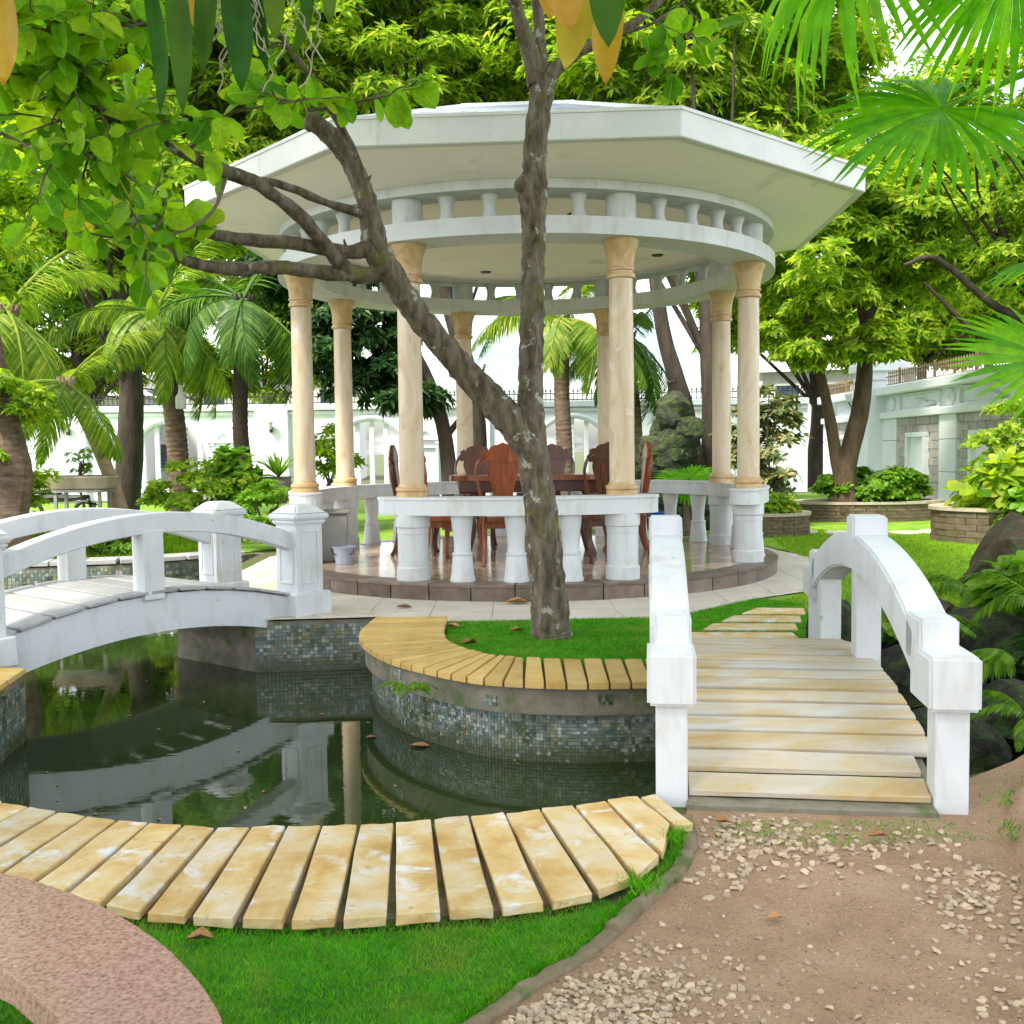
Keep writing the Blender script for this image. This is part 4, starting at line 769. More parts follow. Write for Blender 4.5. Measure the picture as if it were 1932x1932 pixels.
for a, b2 in ((26.2, 29.1), (22.3, 25.2), (32.2, 34.9)):
    c = (a+b2)/2
    for j in range(10):
        z = .28+j*.218; y = a+.23-(.23 if j % 2 else 0)
        while y < b2+.2:
            y0, y1 = max(y-.23, a+.005), min(y+.23, b2-.005)
            if y1-y0 > .08 and not (abs((y0+y1)/2-c) < .55 and .5 < z < 1.9): place('brick', brm, sw, (0-.005+random.uniform(-.006, .006), (y0+y1)/2-28, z), (0, 0, 0), (1, (y1-y0-.012)/.46, 1))
            y += .47
    fr = thing_part('blank_window', sw); m = MB()
    for yy, zz, w_, h_ in ((c-.58, 1.2, .13, 1.20), (c+.58, 1.2, .13, 1.20), (c, 1.87, 1.29, .13), (c, .53, 1.4, .14)): m.box((SX-.07, yy, zz), (.16, w_, h_))
    m.build('frame', bluewhite, fr, bevel=.012); MB().box((SX-.02, c, 1.2), (.06, 1.05, 1.25)).build('panel', bluewhite, fr)
    # frieze above: relief of a lotus in a frame, an oval medallion beside it
    fz = thing_part('frieze', sw); m = MB()
    for yy, zz, w_, h_ in ((a+.12, 2.78, .07, .36), (b2-.12, 2.78, .07, .36), (c, 2.99, b2-a-.2, .05), (c, 2.575, b2-a-.2, .05)): m.box((SX-.01, yy, zz), (.12, w_, h_))
    m.build('frame', bluewhite, fz, bevel=.008); m = MB()
    for k in range(11):
        an = (k-5)*.27; l_ = .30-.012*abs(k-5)
        m.tube([(SX-.01, c+.05*math.sin(an), 2.62), (SX-.05, c+(l_*.6+abs(k-5)*.05)*math.sin(an)*1.3, 2.62+l_*.55*math.cos(an)), (SX-.03, c+(l_+abs(k-5)*.10)*math.sin(an)*1.5, 2.62+l_*math.cos(an)*.95)], [.015, .05, .008], 6, 3)
    for s in (-1, 1): m.tube([(SX-.02, c+s*.15, 2.63), (SX-.03, c+s*.6, 2.66), (SX-.03, c+s*.85, 2.72), (SX-.03, c+s*1.0, 2.66)], [.03, .035, .03, .01], 6, 3)
    m.build('lotus_relief', bluewhite, fz, smooth=True)
for yy in (25.7, 29.65):
    m = MB(); m.add([(SX-.05-.05*math.cos(0), yy, 2.78)]+[(SX-.03, yy+.24*math.cos(t), 2.78+.2*math.sin(t)) for t in np.linspace(0, 6.283, 25)[:-1]], [(0, 1+k, 1+(k+1) % 24) for k in range(24)]); m.add([(SX+.05, yy+.24*math.cos(t), 2.78+.2*math.sin(t)) for t in np.linspace(0, 6.283, 25)[:-1]]+[(SX-.03, yy+.24*math.cos(t), 2.78+.2*math.sin(t)) for t in np.linspace(0, 6.283, 25)[:-1]], [(k, (k+1) % 24, 24+(k+1) % 24, 24+k) for k in range(24)]); m.build('oval_medallion', bluewhite, sw)
m = MB(); m.box((SX-.56, PY-.1, 2.92), (.1, .08, .2)); m.tube([(SX-.6, PY-.1, 2.85), (SX-.85, PY-.1, 2.75), (SX-.95, PY-.1, 2.9)], [.02, .02, .02], 6, 3); o = m.build('wall_lamp', iron, sw); MB().lathe((SX-.95, PY-.1, 2.9), [(.05, 0), (.12, .2), (.12, .22), (.02, .3)], 12).build('lamp_shade', lampglass, o, smooth=True)
fence('rust tinted iron fence on top of the side wall with the brick panels', (SX, Y0), (SX, PY-.6), 3.295, gold, .15, .45)
fence('short iron fence on the side wall between the pillar and the corner', (SX, PY+.6), (SX, Y1), 3.295, gold, .15, .45)
# houses beyond the walls
def house(lab, c, w_, d_, h_, rz, wm, rm, nx, nz_, hip=1.6):
    o = thing('house', lab, 'house', c, rz); wl = MB().box((0, 0, h_/2), (w_, d_, h_)).build('wall', wm, o, world=False)
    m = MB(); e = .5; m.add([(-w_/2-e, -d_/2-e, h_), (w_/2+e, -d_/2-e, h_), (w_/2+e, d_/2+e, h_), (-w_/2-e, d_/2+e, h_), (-w_/4, 0, h_+hip), (w_/4, 0, h_+hip)], [(0, 1, 5, 4), (1, 2, 5), (2, 3, 4, 5), (3, 0, 4), (3, 2, 1, 0)]); m.build('roof', rm, o, world=False)
    for i in range(nx):
        for j in range(nz_):
            x = -w_/2+w_*(i+.5)/nx; z = h_*(j+.5)/nz_; f = MB().box((x, -d_/2-.03, z), (1.3, .1, 1.5)).build('window', wm, o, world=False); MB().box((x, -d_/2-.09, z), (1.1, .04, 1.3)).build('pane', glassm, f, world=False)
house('pale house with hip roof seen over the boundary wall between the palms', (-17, 62, 0), 16, 9, 6.0, .1, farwall, farroof, 5, 2)
house('small white house behind the corner of the side wall', (16.5, 52, 0), 7, 6, 5.2, -.3, farwall, farroof, 3, 2, 1.2)
house('cream house seen through the arched opening of the boundary wall', (-24, 54, 0), 10, 8, 4.5, .2, farwall, farroof, 3, 1)

# ------------------------------------------------------------------ foliage builders
def whorls(P, up, n_l, L, Wd, spread=1.0, kind='lance', droop=.25):
    n3 = len(P); ax_ = unit(up); ref = unit(np.cross(ax_, rdir(n3))); bi_ = np.cross(ax_, ref); Ps, Ds, Ns = [], [], []
    for k in range(n_l):
        th = 2*math.pi*k/n_l+rng.random(n3)*.7; rad = ref*np.cos(th)[:, None]+bi_*np.sin(th)[:, None]; el = rng.uniform(-droop, .55, n3)[:, None]
        Ps.append(P+rad*L*.05); Ds.append(rad*spread+ax_*el); Ns.append(ax_+rad*.15)
    n4 = n3*n_l; return leaves(np.vstack(Ps), np.vstack(Ds), np.vstack(Ns), L*rng.uniform(.7, 1.25, n4), Wd*rng.uniform(.75, 1.2, n4), kind)
def clump_points(c, r, n_cl, per, cl_r, inner=.35, g=None):
    c, r = np.array(c), np.array(r); d = rdir(n_cl); cc = c+d*r*rng.uniform(inner, 1, (n_cl, 1))**.6; P, U = [], []
    for q in cc:
        s = cl_r*rng.uniform(.6, 1.35); dd = rdir(per); dd[:, 2] = np.abs(dd[:, 2])*.9-.25; dd = unit(dd); P.append(q+dd*V(s, s, s*.62)*rng.uniform(.5, 1, (per, 1))); U.append(dd*.8+V(0, 0, .8)+unit(q-c)*.3)
    return np.vstack(P), np.vstack(U), cc
def tree(name, lab, base, trunk, rad, crowns, leafm, barkm, L=.26, Wd=.085, nl=7, seedn=0, limbs=True, extra=()):
    o = thing(name, lab, 'tree', tuple(base)); m = MB(); T = [np.array(base)+V(*p) for p in trunk]; m.tube(T, rad, 10, 4, .10, seed=seedn); parts = []
    for c, r, ncl, per, clr in crowns:
        P, U, cc = clump_points(c, r, int(ncl*1.7), int(per*1.25), clr); parts.append(whorls(P, U, nl, L, Wd))
        if limbs:
            for q in cc[:max(5, ncl//5)]:
                s = T[-1] if random.random() < .85 else T[-2]; mid = (s+q)/2+rng.normal(size=3)*.25; m.tube([s, mid, q], [rad[-1]*.42, rad[-1]*.24, .012], 6, 3, .08)
    for P_, r_ in extra: m.tube([np.array(base)+V(*p) for p in P_], r_, 8, 4, .10, seed=seedn+3)
    m.build('trunk', barkm, o, smooth=True, autos=60); link_np('crown', merge(parts), leafm, o, kind=None); return o
tree('broadleaf_tree', 'tall bright green tree whose crown rises behind the pavilion roof, trunk behind the forked tree', (-.9, 24, 0), [(0, 0, 0), (.1, 0, 2.2), (-.3, .2, 4.2), (-1.2, .6, 7)], [.28, .22, .2, .14],
     [((-3.2, 25.5, 10.6), (5.0, 3.0, 3.8), 115, 40, .85), ((-4.5, 24.0, 14.0), (5, 2.5, 3.0), 60, 36, .9)], lf_bright, barkd, seedn=1)
tree('broadleaf_tree', 'double stemmed dark tree between rockery and back column, its lime crown over the roof', (4.05, 21, 0), [(0, 0, 0), (.05, 0, 1.2), (.05, 0, 3.2), (.0, .8, 6.5)], [.30, .24, .2, .14],
     [((3.6, 24.5, 10.8), (4.8, 2.8, 3.8), 115, 40, .85), ((4.5, 23.5, 14.2), (5, 2.5, 2.6), 50, 36, .9)], lf_bright, barkd, seedn=2, extra=[([(0, 0, .6), (-.35, -.05, 1.6), (-.55, -.1, 2.6), (-.95, -.1, 4.0), (-1.2, .2, 6)], [.22, .18, .17, .15, .1]), ([(-.5, -.1, 2.5), (-.72, -.15, 2.75), (-.8, -.2, 2.95)], [.13, .12, .11])])
tree('garden_tree', 'twin trunked lime green tree growing in the oval brown planter', (7.05, 21.6, .2), [(0, 0, 0), (.0, 0, 1.0), (.35, 0, 2.4), (.45, 0, 4.2)], [.27, .21, .18, .12],
     [((8.6, 21.5, 5.7), (2.7, 1.8, 1.35), 46, 34, .55), ((6.4, 21.3, 5.4), (1.6, 1.6, 1.5), 24, 34, .5), ((7.3, 21.0, 6.9), (2.2, 1.8, .9), 24, 32, .55), ((5.9, 21.2, 3.9), (.8, 1.0, .7), 10, 30, .4), ((7.2, 20.8, 3.6), (.5, .5, .4), 6, 26, .3)], lf_bright, barkb, .2, .08, 7, 3, limbs=False, extra=[([(.45, 0, 4.0), (.9, -.1, 5.0), (1.6, -.2, 5.9)], [.08, .06, .03]), ([(.42, 0, 3.6), (.2, .1, 5.0), (.1, 0, 6.6)], [.09, .07, .03]), ([(-.05, 0, .4), (-.22, 0, 1.3), (-.4, 0, 2.2), (-.7, -.1, 3.4), (-1.0, -.1, 4.6)], [.17, .14, .11, .09, .06])])
tree('shade_tree', 'big mid green tree behind the side wall pillar with gaps of sky', (11.5, 39, 0), [(0, 0, 0), (.2, 0, 3), (-.2, 0, 6)], [.4, .3, .22], [((8.5, 38, 12.0), (5.5, 3, 4.6), 60, 28, 1.1), ((15, 38, 10), (5, 3, 5), 42, 30, 1.1), ((4.5, 37, 15.5), (4, 2.5, 2.5), 26, 30, 1.1)], lf_mid, barkd, .30, .10, 7, 4)
tree('side_tree', 'small leaved tree with bare dark branches leaning in past the side wall', (10.2, 17.2, 0), [(0, 0, 0), (-.2, 0, 2.0), (-1.0, -.2, 3.4), (-1.8, -.4, 4.2)], [.20, .17, .13, .09], [((8.3, 16.4, 6.4), (2.1, 1.2, 1.5), 34, 36, .5), ((9.0, 17, 4.7), (1.6, 1.4, .7), 18, 34, .45), ((9.8, 16.5, 8.0), (2.0, 1.5, 1.0), 20, 34, .5)], lf_bright, barkd, .12, .055, 7, 5, extra=[([(-1.0, -.2, 3.4), (-2.2, -.3, 3.8), (-3.2, -.3, 4.6), (-3.8, -.4, 4.5)], [.09, .07, .05, .03]), ([(-.2, 0, 2.0), (-1.5, -.3, 3.0), (-2.6, -.4, 3.4), (-3.5, -.5, 4.2)], [.08, .07, .05, .02]), ([(-1.8, -.4, 4.2), (-2.4, -.5, 5.4), (-2.3, -.4, 6.6)], [.07, .05, .03])])
tree('shade_tree', 'yellow green tree filling the corner above the palm crowns', (-9.5, 25, 0), [(0, 0, 0), (.3, 0, 3), (.2, 0, 6)], [.35, .28, .2], [((-8.6, 24.5, 9.6), (4.6, 3, 4.2), 100, 38, .9), ((-9.0, 24, 14), (5.5, 2.5, 3), 56, 34, .9)], lf_bright, barkd, .28, .095, 7, 6)
tree('shade_tree', 'yellow lime tree massed behind the pavilion roof in the distance', (0.5, 33, 0), [(0, 0, 0), (.2, 0, 3), (.2, 0, 7)], [.4, .3, .2], [((0, 33, 13.5), (8.5, 2.5, 3.6), 100, 36, 1.2), ((0, 33.5, 18), (9, 2.5, 2.5), 50, 32, 1.2)], lf_bright, barkd, .36, .125, 7, 17)
tree('shade_tree', 'leafy tree beyond the boundary wall at the edge of the garden', (-17, 40, 0), [(0, 0, 0), (.3, 0, 3), (.2, 0, 6)], [.4, .3, .2], [((-16.5, 39.5, 11.5), (6.5, 3, 5.5), 70, 30, 1.3), ((-9, 41, 13), (6, 3, 4.5), 50, 30, 1.3)], lf_mid, barkd, .36, .12, 7, 7)
tree('far_tree', 'pale lime tree just beyond the boundary wall between the palms', (-10, 41, 0), [(0, 0, 0), (.2, 0, 2.5), (.2, 0, 4)], [.3, .25, .15], [((-10.5, 41, 6.2), (4.2, 1.5, 2.6), 60, 30, .9), ((-17.5, 41, 6.4), (3.6, 1.5, 2.8), 50, 30, .9)], lf_bright, barkb, .34, .12, 7, 61)
tree('far_tree', 'pale lime tree beyond the side wall pillar', (14.2, 36, 0), [(0, 0, 0), (.1, 0, 2.5), (.2, 0, 4.5)], [.3, .22, .15], [((14.2, 36, 6.4), (3.6, 2.5, 2.5), 60, 32, .8), ((9.2, 38.5, 7.2), (2.6, 1.5, 2.2), 40, 30, .8), ((15, 30, 7), (2.2, 3, 2.4), 40, 30, .8)], lf_bright, barkb, .30, .11, 7, 62)
tree('dark_tree', 'dark glossy tree hanging behind the pavilion columns on the footbridge side', (-1.25, 20.6, 0), [(0, 0, 0), (-.05, 0, 1.8), (-.5, 0, 3.2), (-1.2, .1, 4.4)], [.17, .15, .13, .1], [((-3.1, 20.6, 4.0), (1.15, .9, 1.35), 26, 24, .42), ((-2.2, 20.4, 2.75), (.75, .6, .55), 9, 20, .35), ((-4.2, 20.8, 4.8), (1.0, .8, .9), 14, 24, .42)], lf_dark, barkd, .24, .09, 6, 8, extra=[([(-.1, 0, 1.8), (.5, -.1, 2.6), (.75, -.1, 3.3)], [.07, .05, .02])])
# ------------------------------------------------------------------ palms
def frond_mesh(name, ln, nlf, lw, ll, sag, mat, seedn):
    g = np.random.default_rng(seedn); t = np.linspace(0, 1, 14); rx = ln*t*(1-.12*t*t); rz_ = ln*(.34*t-sag*t**2.4); path = np.c_[rx, np.zeros(14), rz_]; mm = MB(); mm.tube(path, np.linspace(.032, .006, 14)*ln/2.6, 6, 1)
    me_v, me_f = np.array(mm.v), []
    for f in mm.f:
        for i in range(1, len(f)-1): me_f.append((f[0], f[i], f[i+1]))
    P, D, N, Ls, Ws = [], [], [], [], []
    for k in range(nlf):
        u_ = .10+.90*(k+.5)/nlf; p = np.array([np.interp(u_, t, path[:, i]) for i in range(3)]); tg = np.array([np.interp(min(1, u_+.03), t, path[:, i]) for i in range(3)])-p; tg = unit(tg+1e-6)
        for s in (-1, 1):
            dn = V(0, s, 0)*(1-.35*u_)+tg*(.45+.5*u_)+V(0, 0, -.28-.5*g.random()); P.append(p); D.append(dn); N.append(V(0, 0, 1)+V(0, -s, 0)*.5); Ls.append(ll*math.sin(math.pi*(.18+.78*u_))**.7*g.uniform(.85, 1.1)); Ws.append(lw)
    P, D, N, Ls, Ws = map(np.array, (P, D, N, Ls, Ws)); D = unit(D); n3 = len(P); Sd = unit(np.cross(D, N)); vs, fs = [], []
    segs = [(0, .45, 0), (.4, 1, -.05), (.75, .7, -.2), (1, 0.05, -.42)]
    for i in range(n3):
        b0 = len(vs)
        for (a, w_, dz) in segs:
            c = P[i]+D[i]*Ls[i]*a*(1-.12*a)+V(0, 0, dz*Ls[i]); vs += [c+Sd[i]*Ws[i]*w_/2, c-Sd[i]*Ws[i]*w_/2]
        for j in range(3): q = b0+2*j; fs += [(q, q+1, q+3), (q, q+3, q+2)]
    v, f = merge([(me_v, np.array(me_f)), (np.array(vs), np.array(fs))]); return np_mesh(name, v, f, mat)
def coconut(name, lab, base, trunk, r0, r1, nfr, ln, mat, barkm, seedn, els=(-.5, 1.1), rings=True, crownshaft=True):
    g = np.random.default_rng(seedn); o = thing(name, lab, 'palm', tuple(base)); B = np.array(base); T = crom(np.array([B+V(*p) for p in trunk]), 12); n3 = len(T); m = MB(); rr = np.linspace(r0, r1, n3)
    T2 = crom(T, 3); rr2 = np.interp(np.linspace(0, 1, len(T2)), np.linspace(0, 1, n3), rr)*(1+.06*(np.arange(len(T2)) % 3 == 0)*rings+.02*g.random(len(T2))); m.tube(T2, rr2, 14, 1); m.build('trunk', barkm, o, smooth=True, autos=60)
    if crownshaft:
        m = MB()
        for k in range(9): a = k*2.4; m.tube([T[-1]+V(.3*r1*math.cos(a), .3*r1*math.sin(a), -.35), T[-1]+V(r1*1.0*math.cos(a), r1*1.0*math.sin(a), 0), T[-1]+V(r1*1.5*math.cos(a), r1*1.5*math.sin(a), .18)], [.04, .05, .02], 6, 3)
        m.build('leaf_bases', barkm, o, smooth=True)
    fm = [frond_mesh('frond', ln*s, 46, .045*ln/2.6, .62*ln/2.6, sg, mat, seedn*7+i) for i, (s, sg) in enumerate(((1, .50), (.92, .68), (1.06, .36)))]
    top = T[-1]-B
    for k in range(nfr):
        az = k*2.399+g.uniform(-.3, .3); el = els[0]+(els[1]-els[0])*((k*.618) % 1)
        place('frond', fm[k % 3], o, tuple(top+V(0, 0, .1)), (g.uniform(-.4, .4), -el+.25, az), (1, 1, 1))
    return o
coconut('coconut_palm', 'coconut palm with ringed trunk beside the shrubs, white bottle hung on it', (*gd(345, 960, 20)[:2], 0), [(0, 0, 0), (-.05, 0, 1.2), (-.12, 0, 2.4), (-.4, 0, 4.2)], .22, .17, 17, 2.5, lf_palm, barkp, 3, (-.65, 1.2))
coconut('coconut_palm', 'dark trunked coconut palm next to the footbridge side columns', (*gd(470, 970, 19.5)[:2], 0), [(0, 0, 0), (-.05, 0, 1.2), (-.12, 0, 2.2), (.0, 0, 4.4)], .16, .13, 17, 2.4, lf_palmd, barkd, 4, (-.75, 1.1))
coconut('thin_palm', 'slender tan palm leaning away behind the plant stand', (*gd(246, 990, 17.5)[:2], 0), [(0, 0, 0), (-.25, 0, 1.0), (-.62, 0, 2.0), (-1.05, .1, 2.75)], .13, .09, 13, 1.9, lf_palm, barkt, 5, (-.7, .9), False)
coconut('coconut_palm', 'ringed palm trunk standing against the sky inside the pavilion opening', (*gd(1066, 960, 24)[:2], 0), [(0, 0, 0), (0, 0, 1.6), (-.05, 0, 3.0), (0, 0, 4.5)], .19, .17, 16, 2.7, lf_palm, barkp, 6, (-.55, 1.1))
coconut('coconut_palm', 'coconut palm with dark drooping fronds behind the back columns', (3.4, 28, 0), [(0, 0, 0), (0, 0, 2), (-.2, 0, 4.6)], .2, .16, 15, 2.8, lf_palmd, barkp, 8, (-.9, .9))
coconut('coconut_palm', 'coconut palm with feathery crown at the far end of the pond', (-9.3, 18.5, 0), [(0, 0, 0), (.1, 0, 2), (.3, 0, 4.1)], .2, .15, 15, 2.6, lf_palm, barkp, 9, (-.7, 1.0))
def fan_mesh(name, rad, nlf, mat, seedn, droop, span=150, pet=.9):
    g = np.random.default_rng(seedn); vs, fs = [], []; mm = MB(); mm.tube([(-pet, 0, .10), (-pet*.5, 0, .03), (0, 0, 0)], [.016, .013, .011], 6, 3); vs0 = np.array(mm.v); f0 = [(f[0], f[i], f[i+1]) for f in mm.f for i in range(1, len(f)-1)]
    for k in range(nlf):
        a = R(span)*((k+.5)/nlf*2-1); da = R(span)/nlf; L_ = rad*(1-.22*abs(a)/R(180))*g.uniform(.93, 1.05); dr = droop*g.uniform(.7, 1.3)
        for j, (u_, hw) in enumerate(((0, 0), (.3, 1.0), (.6, 1.0), (.82, .55), (1., .05))):
            r_ = L_*u_*(1-.10*dr*u_); z = -dr*L_*max(0, u_-.3)**2+.03*rad*u_; w_ = da*hw*min(r_, rad*.62)
            c, s = math.cos(a), math.sin(a); zf = .35*w_
            vs += [(r_*c-w_*s, r_*s+w_*c, z-zf), (r_*c, r_*s, z+zf), (r_*c+w_*s, r_*s-w_*c, z-zf)]
        b0 = k*15
        for j in range(4):
            q = b0+3*j; fs += [(q, q+1, q+4), (q, q+4, q+3), (q+1, q+2, q+5), (q+1, q+5, q+4)]
    v, f = merge([(vs0, np.array(f0)), (np.array(vs, float), np.array(fs))]); return np_mesh(name, v, f, mat)
def orient(o, x, z):
    x = unit(np.array(x, float)); z = np.array(z, float); y = unit(np.cross(z, x)); z = np.cross(x, y); o.rotation_euler = Matrix((Vector(x), Vector(y), Vector(z))).transposed().to_euler()
fp = thing('fan_palm', 'fan palm with pleated round fronds reaching in over the near bridge', 'palm', (4.4, 6.6, 0))
MB().tube([(4.4, 6.6, 0), (4.42, 6.6, 1.6), (4.35, 6.6, 3.2)], [.16, .13, .12], 12, 5, .08).build('trunk', barkp, fp, smooth=True)
fmA = [fan_mesh('frond', .92, 44, lf_fan, 20, .55), fan_mesh('frond', 1.0, 46, lf_fan, 21, 1.0), fan_mesh('frond', .85, 40, lf_fan, 22, .3)]
bloc = np.array(wloc(fp)); crown = V(4.35, 6.6, 3.25)
def fan(k, hub, x, z, sc=1.):
    o = place('frond', fmA[k], fp, tuple(np.array(hub)-bloc), (0, 0, 0), (sc, sc, sc)); orient(o, x, z); hubv = np.array(hub); back = hubv-unit(np.array(x, float))*.85*sc
    MB().tube([hubv-unit(np.array(x, float))*.3*sc, back, (back+crown)/2+V(0, 0, .15), crown], [.012, .014, .018, .024], 6, 4).build('petiole', lf_fan, fp, smooth=True)
fan(0, gd(1775, 205, 6.1), (-.80, -.2, -.30), (-.25, -.75, .75), .92)
fan(1, gd(1620, -120, 5.8), (-.55, -.2, -.78), (-.5, -.55, .65), .92)
fan(1, gd(1915, -90, 5.6), (-.12, -.2, -1), (-.3, -.9, .2), .80)
fan(2, gd(1990, 680, 6.0), (-1, -.1, .05), (.05, -.75, .75), .78)
fan(0, gd(2080, 480, 6.6), (.3, .9, .1), (0, 0, 1), .9); fan(2, gd(2300, 200, 6.6), (1, -.1, .3), (0, 0, 1), .9)
# ------------------------------------------------------------------ forked tree in the planter
mt = thing('forked_tree', 'lichen spotted tree with one long limb forking over the pond, standing in the planter lawn', 'tree', (.32, 8.54, .01))
m = MB(); D0 = 8.54
def br(pts, seg=10, noise_=.07, sd=0, mb=None, res=4): (mb or m).tube([gd(x, y, d) for x, y, d, r_ in pts], [r_ for *_, r_ in pts], seg, res, noise_, seed=sd)
br([(1041, 1203, D0, .185), (1039, 1185, D0, .165), (1035, 1120, D0, .150), (1026, 1020, D0, .136), (1016, 930, D0, .134), (1006, 860, D0, .128), (1001, 790, D0, .112), (1002, 700, D0, .100), (1004, 600, D0, .097), (1006, 500, D0, .094), (1007, 420, D0, .097), (1006, 365, D0, .115), (1008, 320, D0, .097), (1012, 250, D0, .095), (1020, 190, D0, .095), (1026, 145, D0, .098)], 40, .03, 1, res=16)
m.tube([gd(1000, 350, D0-.02), gd(982, 348, D0-.06), gd(974, 345, D0-.08)], [.085, .07, .03], 8, 3, .12)
m.tube([gd(1015, 355, D0-.02), gd(1030, 360, D0-.06)], [.07, .035], 8, 3, .1)
br([(1015, 160, D0, .085), (1003, 110, D0, .075), (988, 60, D0-.1, .062), (970, 0, D0-.2, .055), (955, -60, D0-.4, .05)], 10, .06, 2)
br([(1024, 165, D0, .075), (1019, 90, D0+.05, .05), (1014, 0, D0+.1, .045), (1010, -60, D0+.1, .04)], 10, .06, 3)
br([(1026, 165, D0, .08), (1050, 130, D0, .06), (1095, 95, D0-.05, .045), (1165, 65, D0-.1, .036), (1220, 25, D0-.1, .032), (1265, -20, D0-.1, .03)], 10, .06, 4)
br([(1165, 65, D0-.1, .02), (1230, 45, D0-.2, .016), (1290, 5, D0-.2, .014)], 7, .05, 5)
br([(1004, 850, D0, .13), (965, 795, D0-.03, .132), (925, 752, D0-.06, .122), (870, 692, D0-.12, .108), (815, 628, D0-.2, .102), (770, 568, D0-.28, .10), (735, 512, D0-.34, .10), (708, 462, D0-.4, .098), (698, 410, D0-.42, .082), (684, 355, D0-.44, .076), (660, 302, D0-.46, .074), (630, 262, D0-.5, .072), (598, 236, D0-.5, .070), (580, 226, D0-.5, .066)], 26, .035, 6, res=14)
B1p = [(720, 512, 8.16, .062), (690, 520, 8.1, .05), (640, 516, 8.0, .045), (540, 506, 7.8, .040), (430, 506, 7.5, .036), (370, 498, 7.3, .030), (300, 470, 7.0, .022), (220, 430, 6.8, .012)]
B2p = [(712, 492, 8.14, .055), (690, 470, 8.05, .046), (655, 476, 8.0, .042), (560, 460, 7.8, .040), (470, 452, 7.6, .036), (390, 440, 7.4, .030), (330, 420, 7.2, .020), (240, 410, 6.9, .011)]
B3p = [(680, 522, 8.1, .048), (650, 505, 8.0, .046), (615, 465, 7.85, .042), (560, 402, 7.6, .040), (490, 350, 7.3, .036), (430, 325, 7.1, .036), (350, 290, 6.7, .030), (260, 240, 6.3, .024), (190, 205, 6.0, .020), (130, 160, 5.8, .018), (70, 80, 5.6, .016), (20, 10, 5.5, .014)]
B4p = [(694, 406, 8.1, .03), (620, 384, 7.9, .026), (540, 352, 7.6, .022), (460, 332, 7.3, .020), (410, 318, 7.05, .018)]
B5p = [(716, 470, 8.1, .045), (700, 420, 8.05, .035), (688, 345, 8.0, .028), (660, 275, 7.9, .025), (625, 205, 7.8, .022), (590, 150, 7.6, .018), (545, 90, 7.4, .016), (500, 30, 7.2, .014), (470, -20, 7.0, .012)]
B6p = [(625, 205, 7.8, .014), (560, 205, 7.6, .012), (490, 175, 7.3, .010), (430, 150, 7.1, .008)]
B7p = [(630, 205, 7.8, .012), (680, 190, 7.6, .010), (730, 180, 7.4, .009), (775, 165, 7.2, .007)]
B8p = [(260, 240, 6.3, .016), (180, 285, 6.0, .014), (90, 290, 5.8, .012), (0, 250, 5.6, .010)]
B9p = [(350, 290, 6.7, .014), (420, 220, 6.6, .012), (500, 200, 6.5, .009), (560, 190, 6.5, .006)]
B10p = [(190, 205, 6.0, .012), (150, 110, 5.8, .010), (120, 40, 5.6, .008)]
B11p = [(430, 325, 7.1, .016), (400, 400, 6.9, .012), (330, 440, 6.7, .010), (250, 430, 6.5, .008)]
B12p = [(70, 80, 5.6, .012), (200, 60, 5.6, .010), (330, 30, 5.5, .008)]
for k, b_ in enumerate((B1p, B2p, B3p, B4p, B5p)): br([(x, y, d, r_*1.3) for x, y, d, r_ in b_], 9, .07, 10+k)
m.tube([gd(655, 475, 8.0), gd(648, 452, 7.95)], [.02, .008], 6, 2); m.tube([gd(690, 345, 8), gd(702, 328, 7.95)], [.014, .006], 6, 2); m.tube([gd(565, 390, 7.7), gd(552, 400, 7.7)], [.02, .008], 6, 2)
trunk_o = roughen(m.build('trunk', bark, mt, smooth=True, autos=80), .016, 24, 0, (1, 1, .35))
m2 = MB()
for k, b_ in enumerate((B6p, B7p, B8p, B9p, B10p, B11p, B12p)): br(b_, 6, .04, 30+k, mb=m2)
m2.tube([gd(955, -60, 8.1), gd(900, -200, 6.0), gd(760, -330, 4.0), gd(500, -330, 2.8), gd(330, -150, 2.45), gd(100, -160, 2.3)], [.05, .05, .045, .04, .03, .02], 8, 4, .06)
m2.tube([gd(760, -330, 4.0), gd(900, -250, 2.9), gd(1110, -150, 2.25), gd(1180, -160, 2.1)], [.04, .035, .025, .012], 8, 4, .06)
# leafy twigs
LP, LD, LN, LL = [], [], [], []
def twig(p, d, ln, nlv, L0):
    d = unit(d); side = rdir(1)[0]; pts = [p]; q = p.copy(); dd = d.copy()
    for k in range(4): dd = unit(dd+rng.normal(size=3)*.22+V(0, 0, -.06)); q = q+dd*ln/4; pts.append(q)
    m2.tube(pts, [.008, .007, .006, .005, .003], 5, 2); Pt = np.array(pts)
    for k in range(nlv):
        t_ = (k+.6)/nlv; i = min(int(t_*4), 3); f_ = t_*4-i; b0 = Pt[i]+(Pt[i+1]-Pt[i])*f_; sdv = rdir(1)[0]; dl = unit(dd*.5+sdv*1.0+V(0, 0, -.30)); LP.append(b0); LD.append(dl); n3 = rdir(1)[0]*.6+V(.1, -.75, .45); LN.append(n3); LL.append(L0*random.uniform(.55, 1.2))
def seed_twigs(path, n, t0, t1, ln, nlv, L0):
    P = np.array([gd(x, y, d) for x, y, d, _ in path]); Q = crom(P, 8); lo, hi = int(t0*(len(Q)-1)), int(t1*(len(Q)-1))
    for _ in range(n): i = random.randint(lo, hi); d = rdir(1)[0]*V(1, .8, .8)+V(-.15, -.1, .1); twig(Q[i], d, ln*random.uniform(.6, 1.3), nlv, L0)
